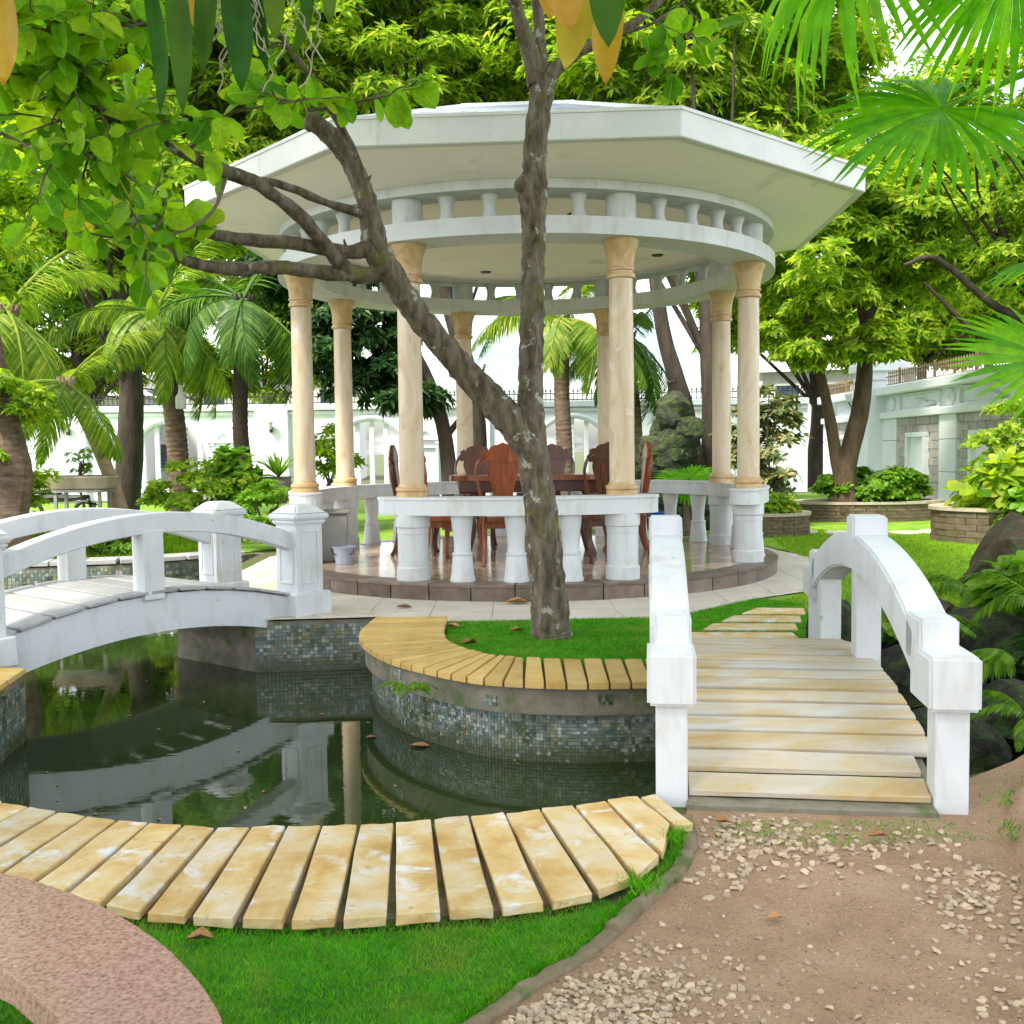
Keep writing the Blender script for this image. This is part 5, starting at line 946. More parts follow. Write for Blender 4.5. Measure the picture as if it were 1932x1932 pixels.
seed_twigs(B1p, 7, .84, 1, .55, 7, .21); seed_twigs(B2p, 7, .84, 1, .55, 7, .21); seed_twigs(B3p, 24, .66, 1, .6, 8, .20); seed_twigs(B4p, 2, .85, 1, .4, 5, .20); seed_twigs(B5p, 7, .66, 1, .4, 5, .20)
seed_twigs(B6p, 5, .3, 1, .5, 7, .19); seed_twigs(B8p, 12, .15, 1, .6, 8, .19); seed_twigs(B9p, 3, .2, 1, .5, 7, .19); seed_twigs(B10p, 9, .2, 1, .6, 8, .19); seed_twigs(B11p, 7, .3, 1, .5, 7, .20); seed_twigs(B12p, 10, .2, 1, .5, 7, .19)
for (x, y, d) in ((770, 165, 7.2), (740, 175, 7.3), (700, 185, 7.5), (778, 160, 7.15)): twig(gd(x, y, d), V(.3, -.2, .1), .16, 3, .24)
for (x, y, d) in ((1230, 30, 8.3), (1290, 10, 8.3), (1250, 60, 8.3), (1300, 60, 8.2), (1210, 100, 8.3)): twig(gd(x, y, d), V(.3, -.2, -.4), .35, 6, .22)
for q in ((-3, 5.5, 8.2), (2.2, 5, 8.4), (-1, 3, 8.6), (1.5, 8.5, 8.2), (-2.5, 8.5, 8.0)): s0 = gd(965, -50, 8.2); m2.tube([s0, (s0+V(*q))/2+V(0, 0, .5), V(*q)], [.06, .045, .02], 7, 3, .06)
m2.build('twigs', barks, mt, smooth=True)
P, U, cc = clump_points((-1.8, 5.2, 8.9), (6.0, 5.6, 1.2), 185, 22, .8, .05); link_np('crown', whorls(P, U, 5, .26, .15, 1., 'ovate'), lf_near, mt)  # unseen crown above the frame, added and spread wide to shade foreground and pavilion
LP, LD, LN, LL = map(np.array, (LP, LD, LN, LL)); dist = np.linalg.norm(LP, axis=1)/LL; vis = np.array([(abs(p[0]/p[1]) < .56) for p in LP]); order = np.argsort(dist+100*(~vis)); near, rest = order[:300], order[300:]
def fine_leaf(w_, cv, fold, asym, tw):
    vs, fs = [], []; n3 = 11
    for i in range(n3):
        u_ = i/(n3-1); hw = .31*w_*(math.sin(math.pi*u_**1.22)**.7)*(1 if 0 < i < n3-1 else .02)+.004
        for j, q in enumerate((-1, -.5, 0, .5, 1)): y = hw*q*(1+asym*(q > 0)); vs.append((u_, y+.05*tw*math.sin(u_*3), fold*abs(q)*hw-cv*u_*u_+tw*.25*y*math.sin(u_*4)+.012*math.sin(u_*17+q*3)*abs(q)))
    for i in range(n3-1):
        for j in range(4): a = i*5+j; fs += [(a, a+1, a+6), (a, a+6, a+5)]
    return np_mesh('leaf', np.array(vs), np.array(fs), lf_rib, True)
lmesh = [fine_leaf(*q) for q in ((1, .10, .30, .05, .2), (.85, .28, .5, -.06, -.5), (1.15, .02, .15, .08, .4), (.95, -.12, .35, 0, .9), (1.05, .40, .25, .1, -.2), (.75, .16, .7, 0, .5))]
ml = np.array(wloc(mt))
for k, i in enumerate(near):
    o = place('leaf', lmesh[k % 6], mt, tuple(LP[i]-ml), (0, 0, 0), (LL[i],)*3); orient(o, LD[i], LN[i])
link_np('foliage', leaves(LP[rest], LD[rest], LN[rest], LL[rest], LL[rest]*.6, 'ovate'), lf_near, mt, smooth=True, kind='stuff')
# ------------------------------------------------------------------ long leaved orchids hanging above the lens
def long_leaf(a, b2, w_, mat, bend=.03, name='leaf', parent=None, face=None):
    a, b2 = np.array(a), np.array(b2); n3 = 9; d = b2-a; s = unit(np.cross(d, V(0, 1, 0) if face is None else np.array(face))); fwd = unit(np.cross(s, d)); vs, fs = [], []
    for i in range(n3):
        t = i/(n3-1); ww = w_*(math.sin(math.pi*min(1, .16+.84*t))**.75)*(1 if t < 1 else .02); c = a+d*t+fwd*bend*math.sin(math.pi*t); vs += [c+s*ww/2-fwd*(.30+.12*math.sin(t*5))*ww, c, c-s*ww/2-fwd*(.22+.15*math.cos(t*4))*ww]
    for i in range(n3-1): q = 3*i; fs += [(q, q+1, q+4), (q, q+4, q+3), (q+1, q+2, q+5), (q+1, q+5, q+4)]
    return link_np(name, (np.array(vs), np.array(fs)), mat, parent, smooth=True)
oc1 = thing('hanging_orchid', 'epiphytic orchid with long dark green strap leaves and pale dangling roots', 'orchid', tuple(gd(400, -140, 2.45)))
root0 = gd(400, -120, 2.45)
for (x0, y0, x1, y1, w_, mt_, d) in ((330, -60, 345, 285, .075, lf_long, 2.40), (280, -40, 302, 280, .055, lf_long, 2.52), (400, -60, 382, 195, .07, lf_long, 2.45), (440, -70, 456, 235, .09, lf_long, 2.38), (470, -70, 505, 190, .06, lf_long, 2.55), (520, -60, 520, 110, .07, lf_long, 2.45), (360, -60, 380, 110, .055, lf_yel, 2.5), (560, -90, 585, 60, .06, lf_long, 2.5), (620, -90, 622, 85, .055, lf_long, 2.6), (590, -60, 548, 150, .045, lf_long, 2.6)):
    y1 = y0+(y1-y0)*.8; w_ *= .8; long_leaf(gd(x0, y0, d), gd(x1, y1, d-.05), w_, mt_, random.uniform(-.03, .05), parent=oc1); a = gd(x0, y0, d)
    m = MB(); m.tube([a, (a+root0)/2+V(0, 0, .02), root0], [.005, .006, .006], 5, 2); m.build('stem', barks, oc1)
for k in range(14):
    x = random.uniform(400, 610); y = random.uniform(-20, 60); p = gd(x, y, 2.5); m = MB(); pts = [root0*.4+p*.6+V(0, 0, .05), p]
    for j in range(5): p = p+V(random.uniform(-.02, .02), random.uniform(-.015, .015), -random.uniform(.015, .035)); pts.append(p)
    m.tube(pts, [.0018]*7, 5, 2); m.build('root', rootm, oc1, smooth=True)
oc2 = thing('yellowing_orchid', 'drooping plant with broad yellow dying leaves beside the tree fork', 'orchid', tuple(gd(1110, -130, 2.25))); root0 = gd(1110, -120, 2.25)
for (x0, y0, x1, y1, w_, mt_, d) in ((1105, -60, 1066, 132, .085, lf_yel, 2.25), (1150, -50, 1143, 160, .07, lf_yel, 2.3), (1140, -70, 1148, 90, .075, lf_long, 2.18), (1050, -80, 1078, 60, .08, lf_yel, 2.2), (1020, -80, 1040, 40, .05, lf_yel, 2.3)):
    long_leaf(gd(x0, y0, d), gd(x1, y1, d-.03), w_, mt_, random.uniform(-.02, .04), parent=oc2); a = gd(x0, y0, d); m = MB(); m.tube([a, (a+root0)/2, root0], [.005]*3, 5, 2); m.build('stem', barks, oc2)
oc3 = thing('orange_leaf', 'big orange brown leaf hanging at the picture edge above the pond', 'leaf', tuple(gd(0, -60, 2.4))); long_leaf(gd(-6, -60, 2.4), gd(6, 165, 2.4), .085, lf_yel, .03, 'blade', oc3); a = gd(-6, -60, 2.4); m = MB(); m.tube([a, gd(20, -110, 2.38), gd(100, -160, 2.3)], [.004, .005, .006], 5, 3); m.build('stalk', barks, oc3)

# ------------------------------------------------------------------ shrubs, planters, rocks
def shrub(name, lab, cat, c, r, ncl, per, clr, mat, L, Wd, kind='ovate', nl=5, stems=5, parent=None, group=None, barkm=None):
    o = parent or thing(name, lab, cat, (c[0], c[1], max(0, c[2]-r[2])), group=group); P, U, cc = clump_points(c, r, ncl, per, clr, .2); P[:, 2] = np.maximum(P[:, 2], max(.03, c[2]-r[2]))
    link_np('foliage', whorls(P, U, nl, L, Wd, 1., kind), mat, o); m = MB()
    for q in cc[:stems]: m.tube([V(c[0], c[1], c[2]-r[2]-.02)+rng.normal(size=3)*V(.06, .06, 0), (V(*c)+q)/2-V(0, 0, r[2]*.3), q], [.025, .018, .006], 6, 3)
    m.build('stems', barkm or barkb, o, smooth=True); return o
def at3(px, py, Y, dz=0.): p = gd(px, py, Y); return (p[0], p[1], p[2]+dz)
tree('added_shading_tree', 'unseen tree added behind the viewpoint to shade the yard', (-5, -4, 0), [(0, 0, 0), (.2, 0, 3), (.4, .5, 6)], [.3, .25, .2], [((-5.5, -1.5, 8.8), (7, 5.5, 1.6), 110, 22, .9)], lf_mid, barkd, .26, .12, 6, 50)  # unseen tree, added to keep direct sun off the foreground
shrub('variegated_shrub', 'tall shrub with cream spotted leaves between the twin trunked tree and the back columns', 'shrub', (5.1, 20.6, 1.6), (.85, .7, 1.45), 36, 16, .30, lf_varie, .17, .075, stems=9)
shrub('hedge_bush', 'round clipped green bush behind the newel posts of the footbridge', 'shrub', at3(500, 965, 16.8), (.75, .5, .5), 26, 26, .22, lf_mid, .07, .035)
shrub('leafy_bush', 'yellow green bush at the foot of the ringed coconut palm', 'shrub', at3(375, 925, 18.2), (1.0, .6, .45), 28, 22, .28, lf_bright, .12, .055)
shrub('leafy_bush', 'dark broad leaved bush beside the dark trunked palm', 'shrub', at3(435, 920, 18.6), (.55, .4, .55), 12, 14, .28, lf_mid, .32, .12)
shrub('leafy_bush', 'bright bush hugging the thick trunk at the picture edge', 'shrub', at3(28, 925, 15.8), (.45, .4, .5), 16, 22, .22, lf_bright, .13, .06)
shrub('leafy_bush', 'light green bush glimpsed behind the footbridge side columns', 'shrub', at3(620, 870, 20.5), (.6, .5, .6), 14, 22, .25, lf_bright, .14, .06)
shrub('hedge_bush', 'low dark hedge on the far bank under the footbridge rails', 'shrub', (-6.4, 16.3, .3), (1.9, .5, .35), 36, 26, .25, lf_mid, .07, .035)
shrub('edge_bush', 'light shrub at the picture edge in front of the side wall', 'shrub', at3(1925, 830, 17), (.9, .7, .75), 26, 26, .26, lf_bright, .10, .05)
tt = thing('thick_trunk_tree', 'thick knobbly trunk with leafy tufts at the picture edge by the pond bank', 'tree', (*gd(8, 990, 15.2)[:2], 0)); B = np.array(wloc(tt))
MB().tube([B, B+V(.02, 0, .7), B+V(.05, 0, 1.5), B+V(-.1, 0, 2.4), B+V(-.3, .1, 4.2)], [.36, .33, .38, .26, .2], 12, 5, .1, seed=77).build('trunk', barkp, tt, smooth=True); P, U, cc = clump_points(B+V(.15, -.1, 2.1), V(.6, .5, .75), 14, 20, .22); link_np('tufts', whorls(P, U, 6, .15, .06), lf_bright, tt)
P, U, cc = clump_points(B+V(-.2, 0, 5.2), V(1.5, 1.2, 1.2), 30, 24, .5); link_np('crown', whorls(P, U, 7, .2, .07), lf_bright, tt)
def planter(lab, c, rx, ry, h, plantlab, foliage):
    o = thing('stone_planter', lab, 'planter', (*c, 0)); aa = np.linspace(0, 2*math.pi, 41)[:-1]; ringp = lambda k, z: [(c[0]+rx*k*math.cos(a), c[1]+ry*k*math.sin(a), z) for a in aa]
    nrow = 5
    for j in range(nrow):
        nb = int(2*math.pi*max(rx, ry)/.42)
        z0, z1 = h*j/nrow+.004, h*(j+1)/nrow-.004
        for i in range(nb):
            a0, a1 = 2*math.pi*(i+.5*(j % 2)+.02)/nb, 2*math.pi*(i+.5*(j % 2)+.98)/nb
            if math.sin((a0+a1)/2) > .35: continue
            k1 = 1+random.uniform(-.004, .006); q = [(c[0]+rx*k_*math.cos(a), c[1]+ry*k_*math.sin(a)) for k_, a in ((.93, a0), (k1, a0), (k1, (a0+a1)/2), (k1, a1), (.93, a1))]; MB().prism(q, z0, z1).build('stone', planter_m, o)
    m = MB(); vs = ringp(.97, -.02)+ringp(.97, h-.01); m.add(vs, [(k, (k+1) % 40, 40+(k+1) % 40, 40+k) for k in range(40)]+[tuple(range(40, 80))]); m.build('core', mortar, o)
    m = MB(); vs = ringp(.86, h)+ringp(1.03, h)+ringp(1.03, h+.055)+ringp(.86, h+.055); m.add(vs, [(i*40+k, i*40+(k+1) % 40, ((i+1) % 4)*40+(k+1) % 40, ((i+1) % 4)*40+k) for i in range(4) for k in range(40)]); m.build('rim', rim_m, o, smooth=True, autos=30)
    MB().prism([(c[0]+rx*.87*math.cos(a), c[1]+ry*.87*math.sin(a)) for a in aa], h-.1, h+.02).build('soil', soil, o); return o
planter('oval brown stone planter holding the twin trunked tree', (7.7, 22.2), 1.6, .95, .36, '', 0)
shrub('ground_cover', 'dense green ground cover around the twin trunked tree', 'plants', (7.75, 22.0, .72), (1.3, .75, .36), 80, 20, .2, lf_mid, .15, .10, stems=8)
planter('small round stone planter beside the last pavilion column', (4.55, 18.6), .85, .7, .36, '', 0)
shrub('ground_cover', 'lime leaves in the small round planter by the pavilion', 'plants', (4.6, 18.5, .52), (.55, .45, .16), 20, 16, .15, lf_bright, .16, .07, stems=5)
planter('curved stone planter in front of the side wall at the picture edge', (8.55, 16.9), 1.55, 1.2, .52, '', 0)
shrub('broadleaf_plants', 'big lime green leaves filling the curved planter at the picture edge', 'plants', (8.35, 16.6, .95), (1.05, .8, .40), 24, 9, .25, lf_bright, .40, .17, stems=10)
shrub('trailing_plant', 'dark green leaves trailing over the curved planter rim', 'plants', (8.2, 15.85, .55), (.55, .25, .40), 16, 12, .2, lf_mid, .22, .16, stems=4)
def rockmesh(seedn, k=14, sq=(1, 1, 1), detail=2, amp=.22):
    g = np.random.default_rng(seedn); bm = bmesh.new(); bmesh.ops.create_icosphere(bm, subdivisions=detail, radius=1); pl_ = [(unit(g.normal(size=3)), g.uniform(.55, .9)) for _ in range(k)]
    for v in bm.verts:
        p = np.array(v.co)
        for n3, d in pl_:
            e = p@n3-d
            if e > 0: p = p-n3*e*.9
        p = p*(1+amp*.25*(g.random()-.5)); v.co = Vector(p*np.array(sq))
    me = bpy.data.meshes.new('rock'); bm.to_mesh(me); bm.free(); set_smooth(me, False); return me
# rockery behind the pavilion
rk = thing('rockery', 'dark craggy garden rockery with pale streaks beside the double stemmed tree', 'rockery', (2.75, 20.2, 0)); rms = [rockmesh(s, 18, (1, 1, 1.25), 3, .5) for s in range(4)]
for me in rms: me.materials.append(rock_m)
for k in range(80):
    h = random.random()**1.3*2.4; w_ = (2.6-h)*.40; x = 3.15+random.uniform(-1, 1)*w_+.28*(h > 1.4); s = random.uniform(.16, .36); place('stone', rms[k % 4], rk, (x-3.0, random.uniform(-.3, .3), h*.95+.1), (random.random()*6, random.random()*6, random.random()*6), (s, s, s*1.25))
fan_s = thing('young_fan_palm', 'small bright fan palm in front of the dark rockery', 'palm', (3.15, 18.4, 0)); fm = fan_mesh('frond', .62, 30, lf_fan, 40, .5, 140, .9)
for k, (a, e) in enumerate(((200, .35), (-20, .3), (90, .5), (270, .25), (150, .6), (30, .55))):
    o = place('frond', fm, fan_s, (.10*math.cos(R(a)), .10*math.sin(R(a)), .85+.1*(k % 3))); orient(o, (math.cos(R(a)), math.sin(R(a)), e), (-math.cos(R(a))*.4, -math.sin(R(a))*.4-.5, 1))
MB().tube([(3.15, 18.4, 0), (3.15, 18.4, .9)], [.07, .05], 8, 3, .1).build('stem', barkp, fan_s, smooth=True)
# rocks and ferns in the gully beyond the near bridge
gr = [rockmesh(s+20, 14, (1, 1, .8), 3, .35) for s in range(5)]
for me in gr: me.materials.append(rock_m)
grb = [rockmesh(s+40, 14, (1, 1, .9), 3, .3) for s in range(2)]
for me in grb: me.materials.append(rockb)
spots = [((2.55, 8.15, .05), (.26, .3, .42), 'upright grey stone wedged under the far end of the near bridge'), ((3.1, 7.6, -.2), (.5, .45, .42), 'dark wet boulder in the gully under the near bridge rail'), ((3.9, 8.2, -.05), (.62, .5, .45), 'mossy dark boulder in the middle of the gully'), ((4.6, 8.9, .1), (.6, .5, .45), 'dark boulder on the far lip of the gully'), ((3.6, 9.3, .0), (.7, .4, .3), 'long flat brown rock along the lawn edge of the gully'), ((5.2, 8.6, .2), (.6, .55, .55), 'tall dark boulder at the picture edge of the gully'), ((4.2, 7.3, -.15), (.55, .45, .4), 'mossy boulder low in the gully near the yard'), ((3.4, 6.6, -.2), (.45, .4, .35), 'small dark boulder beside the near bridge end block'), ((4.4, 6.6, .05), (.42, .36, .34), 'grey boulder on the yard side of the gully'), ((2.9, 8.9, -.1), (.35, .3, .3), 'brown rock between stepping slabs and gully'), ((5.3, 10.6, .35), (.75, .5, .72), 'big brown block of stone on the lawn at the picture edge'), ((2.75, 6.4, -.35), (.4, .4, .35), 'half sunk stone in the water under the near bridge')]
for me in gr+grb:
    co_ = np.zeros(len(me.vertices)*3); me.vertices.foreach_get('co', co_); co_ = co_.reshape(-1, 3)
    for i, q in enumerate(co_): co_[i] = q*(1+.10*(mnoise.turbulence(Vector(q*2.2), 4, False)-.5)+.05*mnoise.noise(Vector(q*7)))
    me.vertices.foreach_set('co', co_.ravel()); me.update()
shrub('gully_plant', 'broad leaved green plant among the gully rocks', 'plants', (4.35, 8.6, .35), (.55, .4, .25), 12, 8, .2, lf_mid, .30, .14, stems=6)
shrub('gully_plant', 'dark leafy plant on the yard side lip of the gully', 'plants', (4.0, 6.9, .12), (.5, .35, .2), 12, 9, .18, lf_dark, .24, .11, stems=6)
shrub('gully_plant', 'low leafy plant on the gully side of the stepping slabs', 'plants', (3.0, 8.3, .1), (.35, .35, .2), 10, 9, .16, lf_mid, .16, .08, stems=5)
for k, (c, s, lab) in enumerate(spots): tag(place('boulder', (grb if k in (4, 9, 10) else gr)[k % (2 if k in (4, 9, 10) else 5)], None, c, (0, 0, k*1.3), s), lab, 'rock', 'rocks in and around the gully')
fmini = [frond_mesh('frond', .55, 22, .028, .13, .6, lf_mid, 90), frond_mesh('frond', .5, 20, .03, .12, .9, lf_mid, 91)]
def fern(lab, c, nf, sc, mat=None):
    o = thing('fern', lab, 'fern', c, group='ferns by the water')
    for k in range(nf): place('frond', fmini[k % 2], o, (0, 0, 0), (random.uniform(-.3, .3), -random.uniform(-.1, .7), k*2.4+random.random()), (sc*random.uniform(.8, 1.15),)*3)
for c, nf, sc, lab in (((3.5, 7.0, .05), 9, 1.0, 'fern on the small boulder beside the near bridge end block'), ((4.1, 7.9, .32), 10, 1.2, 'large fern drooping over the mossy middle boulder'), ((4.75, 8.2, .30), 10, 1.2, 'fern between the two far gully boulders'), ((3.3, 8.2, .10), 8, .9, 'dark fern under the near bridge rail'), ((4.7, 7.2, .12), 9, 1.0, 'fern at the picture edge above the yard'), ((5.3, 9.4, .4), 10, 1.2, 'fern at the foot of the big brown block'), ((3.0, 5.9, -.02), 7, .7, 'small fern by the yard side post of the near bridge'), ((4.2, 9.4, .25), 8, 1.0, 'fern growing on the far lip of the gully')): fern(lab, c, nf, sc)
p = gz(770, 1297, -.02); fern('little fern rooted in the planter wall above the water', (p[0], p[1]+.0, -.03), 8, .42)
# plant stand, pots, scooter, bottle
ps = thing('plant_stand', 'metal stand carrying a long stone trough of bonsai plants', 'stand', (*gd(158, 985, 17.0)[:2], 0)); c0 = np.array(wloc(ps))
for dx in (-.36, .36):
    for dy in (-.2, .2): MB().box(c0+V(dx, dy, .5), (.05, .05, 1.0)).build('leg', greyp, ps)
MB().box(c0+V(0, 0, 1.0), (.84, .5, .04)).build('shelf', greyp, ps); MB().box(c0+V(0, 0, .33), (.84, .5, .04)).build('shelf', greyp, ps)
def trough(lab, c, d, plant, L, mat):
    o = thing('plant_trough', lab, 'planter', c); MB().box((0, 0, d[2]/2), d, 0, 1.12, 1.12).build('body', concp, o, world=False, bevel=.02); MB().box((0, 0, d[2]-.0), (d[0]*.98, d[1]*.98, .03)).build('soil', soil, o, world=False)
    P, U, cc = clump_points((c[0]-.05, c[1], c[2]+d[2]+.28), (.28, .15, .26), plant, 12, .1); link_np('foliage', whorls(P, U, 6, L, L*.35), mat, o); m = MB()
    for q in cc[:9]: m.tube([V(c[0]-.05, c[1], c[2]+d[2]), V(c[0], c[1], c[2]+d[2]+.15)+rng.normal(size=3)*.04, q], [.018, .012, .004], 5, 3)
    m.build('stems', barkb, o)
trough('long stone trough with wispy bonsai on the upper shelf of the stand', tuple(c0+V(0, 0, 1.025)), (.95, .42, .22), 10, .06, lf_mid); trough('stone trough on the lower shelf of the plant stand', tuple(c0+V(.1, -.05, .355)), (.62, .36, .2), 3, .05, lf_dark)
def pot(lab, c, r_, h, nl, L, mat):
    o = thing('potted_plant', lab, 'plant', c); MB().lathe((0, 0, 0), [(r_*.55, 0), (r_*.7, h*.2), (r_, h*.75), (r_*.9, h*.9), (r_*1.05, h), (r_*.85, h), (r_*.8, h*.9)], 20).build('pot', potm, o, smooth=True, world=False)
    D = rdir(nl)*V(1, 1, .3)+V(0, 0, .75); link_np('foliage', leaves(np.tile(np.array(c)+V(0, 0, h), (nl, 1)), D, V(0, 0, 1)+rdir(nl)*.3, L*rng.uniform(.6, 1.1, nl), .05, 'blade'), mat, o)
p = gd(527, 945, 19.0); pot('dark urn with long grassy leaves beside the boundary wall', (p[0], p[1], max(p[2]-.05, 0)), .24, .5, 60, .75, lf_mid)
bt = thing('white_bottle', 'white plastic bottle hanging on the ringed palm trunk', 'bottle', tuple(gd(345, 772, 19.6)-V(0, .1, 0))); MB().lathe((0, 0, 0), [(.09, 0), (.10, .02), (.10, .22), (.05, .30), (.035, .42), (.035, .45)], 16).build('body', lampglass, bt, smooth=True, world=False); MB().tube([(0, 0, .44), (.01, .03, .5), (.0, .06, .56)], [.008]*3, 5, 2).build('hook', iron, bt, world=False)
sc_ = thing('scooter', 'dark scooter parked behind the lawn by the niche', 'scooter', (*gd(108, 955, 24)[:2], 0)); m = MB(); m.tube([(-.6, 0, .55), (-.1, 0, .62), (.3, 0, .6), (.75, 0, .62)], [.09, .12, .08, .05], 8, 4); m.build('body', iron, sc_, smooth=True, world=False)
for x in (-.6, .65):
    w_ = MB().tube([(x+.24*math.cos(a), 0, .27+.24*math.sin(a)) for a in np.linspace(0, 6.283, 21)], [.05]*21, 8, 1).build('wheel', iron, sc_, smooth=True, world=False); MB().tube([(x, -.06, .27), (x, .06, .27)], [.06, .06], 10, 1).build('hub', greyp, w_, world=False)
MB().tube([(.65, 0, .27), (.55, 0, .8), (.5, 0, 1.05)], [.04, .035, .03], 8, 3).build('fork', iron, sc_, world=False); MB().tube([(.5, -.3, 1.1), (.52, 0, 1.05), (.5, .3, 1.1)], [.02]*3, 6, 3).build('handlebar', iron, sc_, world=False); MB().box((-.25, 0, .75), (.7, .24, .1)).build('seat', iron, sc_, world=False, bevel=.03); MB().box((.6, 0, .92), (.1, .2, .16)).build('headlight', lampglass, sc_, world=False, bevel=.02)
# ------------------------------------------------------------------ fallen leaves
def fallen(lab, p, s, rz, curl, mat=None):
    g, f = LEAF['ovate']; v = g*V(1, .7, 1); v = v-np.c_[0*v[:, 0], 0*v[:, 0], -curl*(v[:, 1]**2)*2.2-.12*(v[:, 0]-.5)**2+.0]; v[:, 2] -= v[:, 2].min()-.02
    vv = np.vstack([v, v-V(0, 0, .02)]); n3 = len(v); ff = np.vstack([f, f[:, ::-1]+n3]); o = place('fallen_leaf', np_mesh('fallen_leaf', vv-V(.5, 0, 0), ff, mat or drym, True), None, p, (0, 0, rz), (s, s, s)); tag(o, lab, 'leaf', 'leaf fragments on the pond' if 'fragment' in lab else 'fallen leaves')
def gl(x, y, z=0.): p = gz(x, y, z); return (p[0], p[1], z)
for lab, p, s, rz, cu in (('curled tan dry leaf lying on the front lawn near the granite bench', gl(376, 1772, .02), .085, .2, .9), ('brown leaf leaning on the pavilion step riser', gl(975, 1138, .02), .24, .1, .5), ('dry leaf on the pale paving before the pavilion', gl(762, 1146, .02), .16, 0, .3), ('dark curled leaf inside the planter lawn corner', gl(885, 1215, .03), .14, .6, .9), ('pale dry leaf at the plank rim of the planter lawn', gl(853, 1182, .03), .14, -.4, .4), ('dry leaf lying beside the forked tree on the planter lawn', gl(975, 1190, .03), .13, .4, .5),
        ('large reddish dry leaf on the gravel before the near bridge', gl(1655, 1578, .03), .085, .15, .6), ('brown leaf against the near bridge threshold', gl(1365, 1552, .03), .075, -.2, .7), ('small brown leaf on the bare dirt of the yard', gl(1462, 1732, .01), .06, .3, .5), ('tan leaf lying at the kerb on the dirt side', gl(1222, 1690, .01), .06, .5, .7), ('leaf floating by the mosaic wall of the planter', gl(792, 1408, WZ), .14, 0, .15), ('brown leaf floating near the planter curve', gl(700, 1392, WZ), .09, .4, .3)): fallen(lab, p, s, rz, cu)
fl = rand_in(POND, 130); fl = fl[(fl[:, 1] < 9.5)]; n3 = len(fl); a_ = rng.random(n3)*6.28
tag(link_np('floating_debris', leaves(np.c_[fl, np.full(n3, WZ+.004)], np.c_[np.cos(a_), np.sin(a_), 0*a_], np.tile(V(0, 0, 1), (n3, 1)), rng.uniform(.012, .05, n3), .02), drym), 'bits of leaf floating on the pond', 'debris', kind='stuff')
# ------------------------------------------------------------------ pebbles and gravel
pm = []
for s in range(9):
    g = np.random.default_rng(s+200); bm = bmesh.new()
    for q in unit(g.normal(size=(11, 3)))*g.uniform(.75, 1.1, (11, 1))*V(1, .75, .55): bm.verts.new(q)
    bmesh.ops.convex_hull(bm, input=bm.verts[:]); bmesh.ops.delete(bm, geom=[v for v in bm.verts if not v.link_faces], context='VERTS')
    bmesh.ops.bevel(bm, geom=bm.edges[:], offset=.06, segments=1, affect='EDGES'); bmesh.ops.triangulate(bm, faces=bm.faces); me = bpy.data.meshes.new('pebble'); bm.to_mesh(me); bm.free(); me.materials.append(pebble_m); pm.append(me)
cl = [((1000, 1885), 70, 40, 230), ((1130, 1860), 120, 45, 170), ((1230, 1865), 90, 55, 200), ((1060, 1925), 100, 30, 260), ((1400, 1580), 80, 22, 150), ((1530, 1605), 120, 22, 90), ((1640, 1590), 80, 14, 40), ((1860, 1700), 60, 40, 90), ((1800, 1660), 60, 25, 30), ((1900, 1880), 60, 50, 50), ((1500, 1900), 200, 50, 60), ((1390, 1650), 80, 30, 40)]
pp_ = []
for (cx, cy), sx, sy, n3 in cl:
    for _ in range(n3):
        p = gz(random.gauss(cx, sx), random.gauss(cy, sy), 0); pp_.append((p[0], p[1], random.uniform(.010, .021) if cy > 1800 else random.uniform(.014, .028)))
for q in rand_in([(.75, 4.3), (.6, 3.7), (.1, 2.9), (-.1, 2.6), (2.2, 2.6), (2.0, 4.3)], 380): pp_.append((q[0], q[1], random.uniform(.004, .012)*(1.5 if random.random() < .12 else 1)))
DP = np.array(DIRT); kx = np.array(KERB); pp_ = [p for p in pp_ if inpoly([(p[0]-.06, p[1])], DIRT)[0] and inpoly([p[:2]], DIRT)[0] and p[1] < 4.36 and p[1] > 2.3 and min(np.hypot(kc[:, 0]-p[0], kc[:, 1]-p[1])) > .06]
pp_.sort(key=lambda p: -p[2]/p[1]); bigp, small = pp_[:300], pp_[300:]
for k, (x, y, s) in enumerate(bigp): place('pebble', pm[k % 9], yard, (x, y, s*.18-.004), (random.uniform(-.3, .3), random.uniform(-.3, .3), random.random()*6), (s, s*random.uniform(.8, 1.1), s*random.uniform(.7, 1)))
parts = []
base_v = [(np.array([v.co for v in me.vertices]), np.array([p.vertices[:] for p in me.polygons])) for me in pm]
for k, (x, y, s) in enumerate(small+[(q[0], q[1], random.uniform(.0015, .004)) for q in rand_in([(.75, 4.3), (.6, 3.7), (.1, 2.9), (-.1, 2.4), (2.2, 2.4), (2.0, 4.3)], 7500) if min(np.hypot(kc[::3, 0]-q[0], kc[::3, 1]-q[1])) > .05]):
    v, f = base_v[k % 9]; a = random.random()*6.28; c_, s_ = math.cos(a), math.sin(a); parts.append((np.c_[v[:, 0]*c_-v[:, 1]*s_, v[:, 0]*s_+v[:, 1]*c_, v[:, 2]]*s+V(x, y, s*.15-.004), f))
link_np('gravel', merge(parts), gravel_m, yard, kind='stuff')
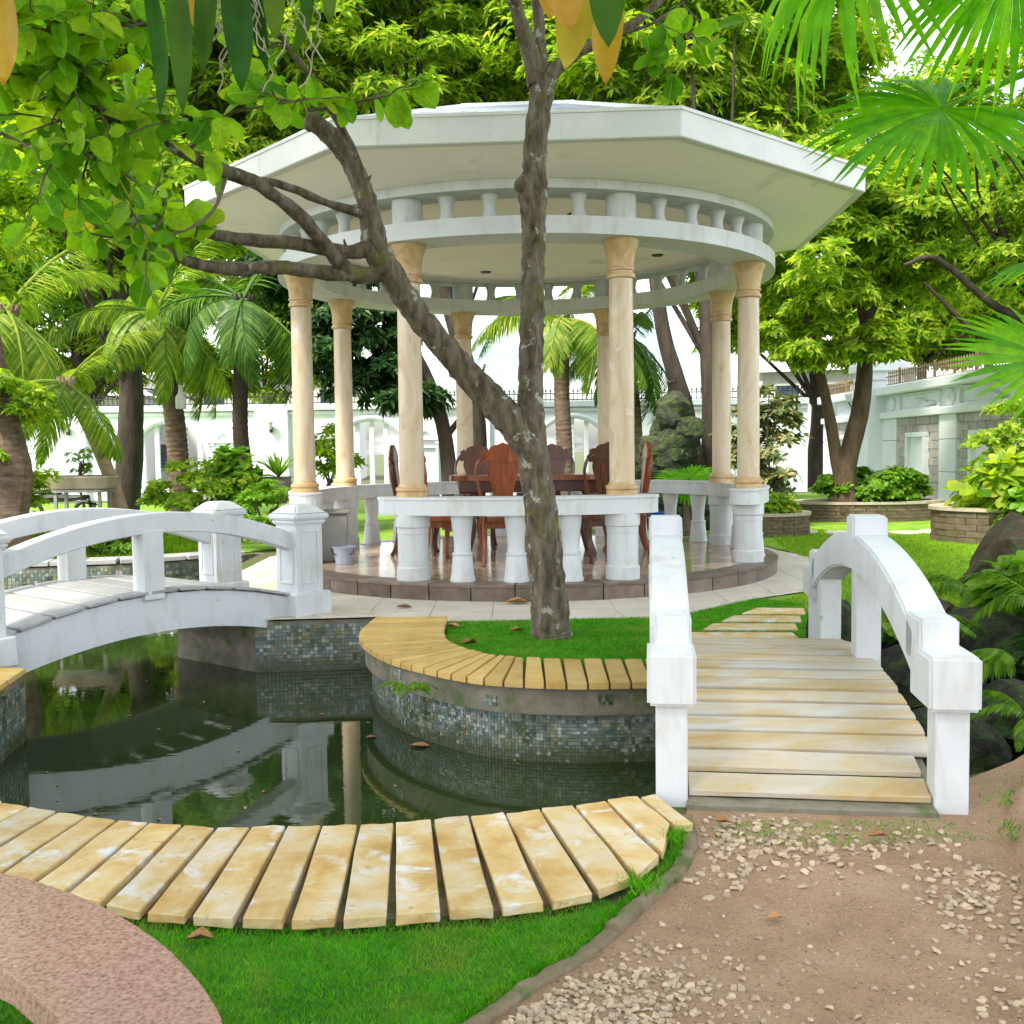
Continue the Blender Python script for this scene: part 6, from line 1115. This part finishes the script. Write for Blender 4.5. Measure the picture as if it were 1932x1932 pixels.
# ------------------------------------------------------------------ grass
def grass(name, lab, pts, h, w_, mat, zz=0.):
    n3 = len(pts); P = np.c_[pts, np.full(n3, zz)]; D = rdir(n3)*V(.75, .75, .2)+V(0, 0, .8); N = rdir(n3)*V(1, 1, .1); o = link_np(name, leaves(P, D, N, h*rng.uniform(.5, 1.3, n3), w_, 'blade'), mat); tag(o, lab, 'grass', kind='stuff')
ft = rand_in([(-2.0, 3.72), (-1.2, 3.36), (-.65, 3.30), (-.1, 3.37), (.3, 3.50), (.36, 3.42), (.02, 2.93), (-.2, 2.62), (-.4, 1.9), (-1.8, 1.9), (-2.0, 2.6)], 52000)
grass('front_grass', 'short vivid green turf of the front lawn', ft, .024, .0032, lf_grass)
grass('planter_grass', 'short green turf around the forked tree', rand_in(PLAWN[:14], 42000), .026, .005, lf_grass, .012)
grass('side_grass', 'bright patchy grass of the lawn beyond the gully', rand_in([(2.7, 10.3), (3.3, 9.6), (5.3, 9.5), (8, 12), (9, 17), (5, 20), (4.2, 16), (4.1, 12.6)], 30000), .05, .012, lf_grassy)
grass('rear_grass', 'tall bright grass on the bank behind the pond', rand_in([(-5, 16.4), (-8.6, 15.2), (-10, 17), (-12, 24), (-5, 24)], 22000), .10, .02, lf_grassy)
tf = np.vstack([np.array(c)+rng.normal(size=(160, 2))*s for c, s in (((2.05, 4.0), .06), ((2.15, 3.7), .05), ((2.2, 4.35), .08), ((1.95, 3.2), .05), ((2.5, 4.6), .10), ((.62, 4.0), .03), ((.45, 3.55), .04), ((2.4, 4.15), .08))])
grass('weed_tufts', 'small weed tufts on the earth bank by the yard', tf, .045, .005, lf_grass, .03)
P = gz(1330, 1585, 0); ms_ = rand_in([(.85, 4.25), (1.8, 4.25), (1.9, 4.0), (1.2, 3.95), (.8, 4.0)], 1500); grass('gravel_moss', 'thin moss between the stones before the near bridge', ms_, .010, .005, lf_grass, .0)

kn = unit(np.gradient(kc, axis=0)); kk = rng.integers(0, len(kc), 5200); sideo = rng.normal(size=5200)*.016+.045; km = kc[kk]+np.c_[kn[kk][:, 1], -kn[kk][:, 0]]*sideo[:, None]
grass('kerb_grass', 'grass creeping over the lawn side of the low kerb', km, .03, .0035, lf_grass, .0)

# pale stones laid between the far planters
for k, (x, y) in enumerate(((5.35, 18.9), (5.95, 18.6), (6.55, 18.75), (7.1, 18.4), (7.7, 18.6))):
    q = [(x+random.uniform(.24, .36)*math.cos(a), y+random.uniform(.28, .42)*math.sin(a)) for a in np.linspace(0, 6.283, 8)[:-1]]
    tag(MB().prism(q, -.02, .03).build('paving_stone', paver_m, bevel=.01), ['pale flat stone next to the small round planter', 'second pale flat stone from the small round planter', 'middle pale flat stone between the far planters', 'fourth pale flat stone towards the curved planter', 'pale flat stone next to the curved planter at the picture edge'][k], 'stone', 'flat stones between the far planters')
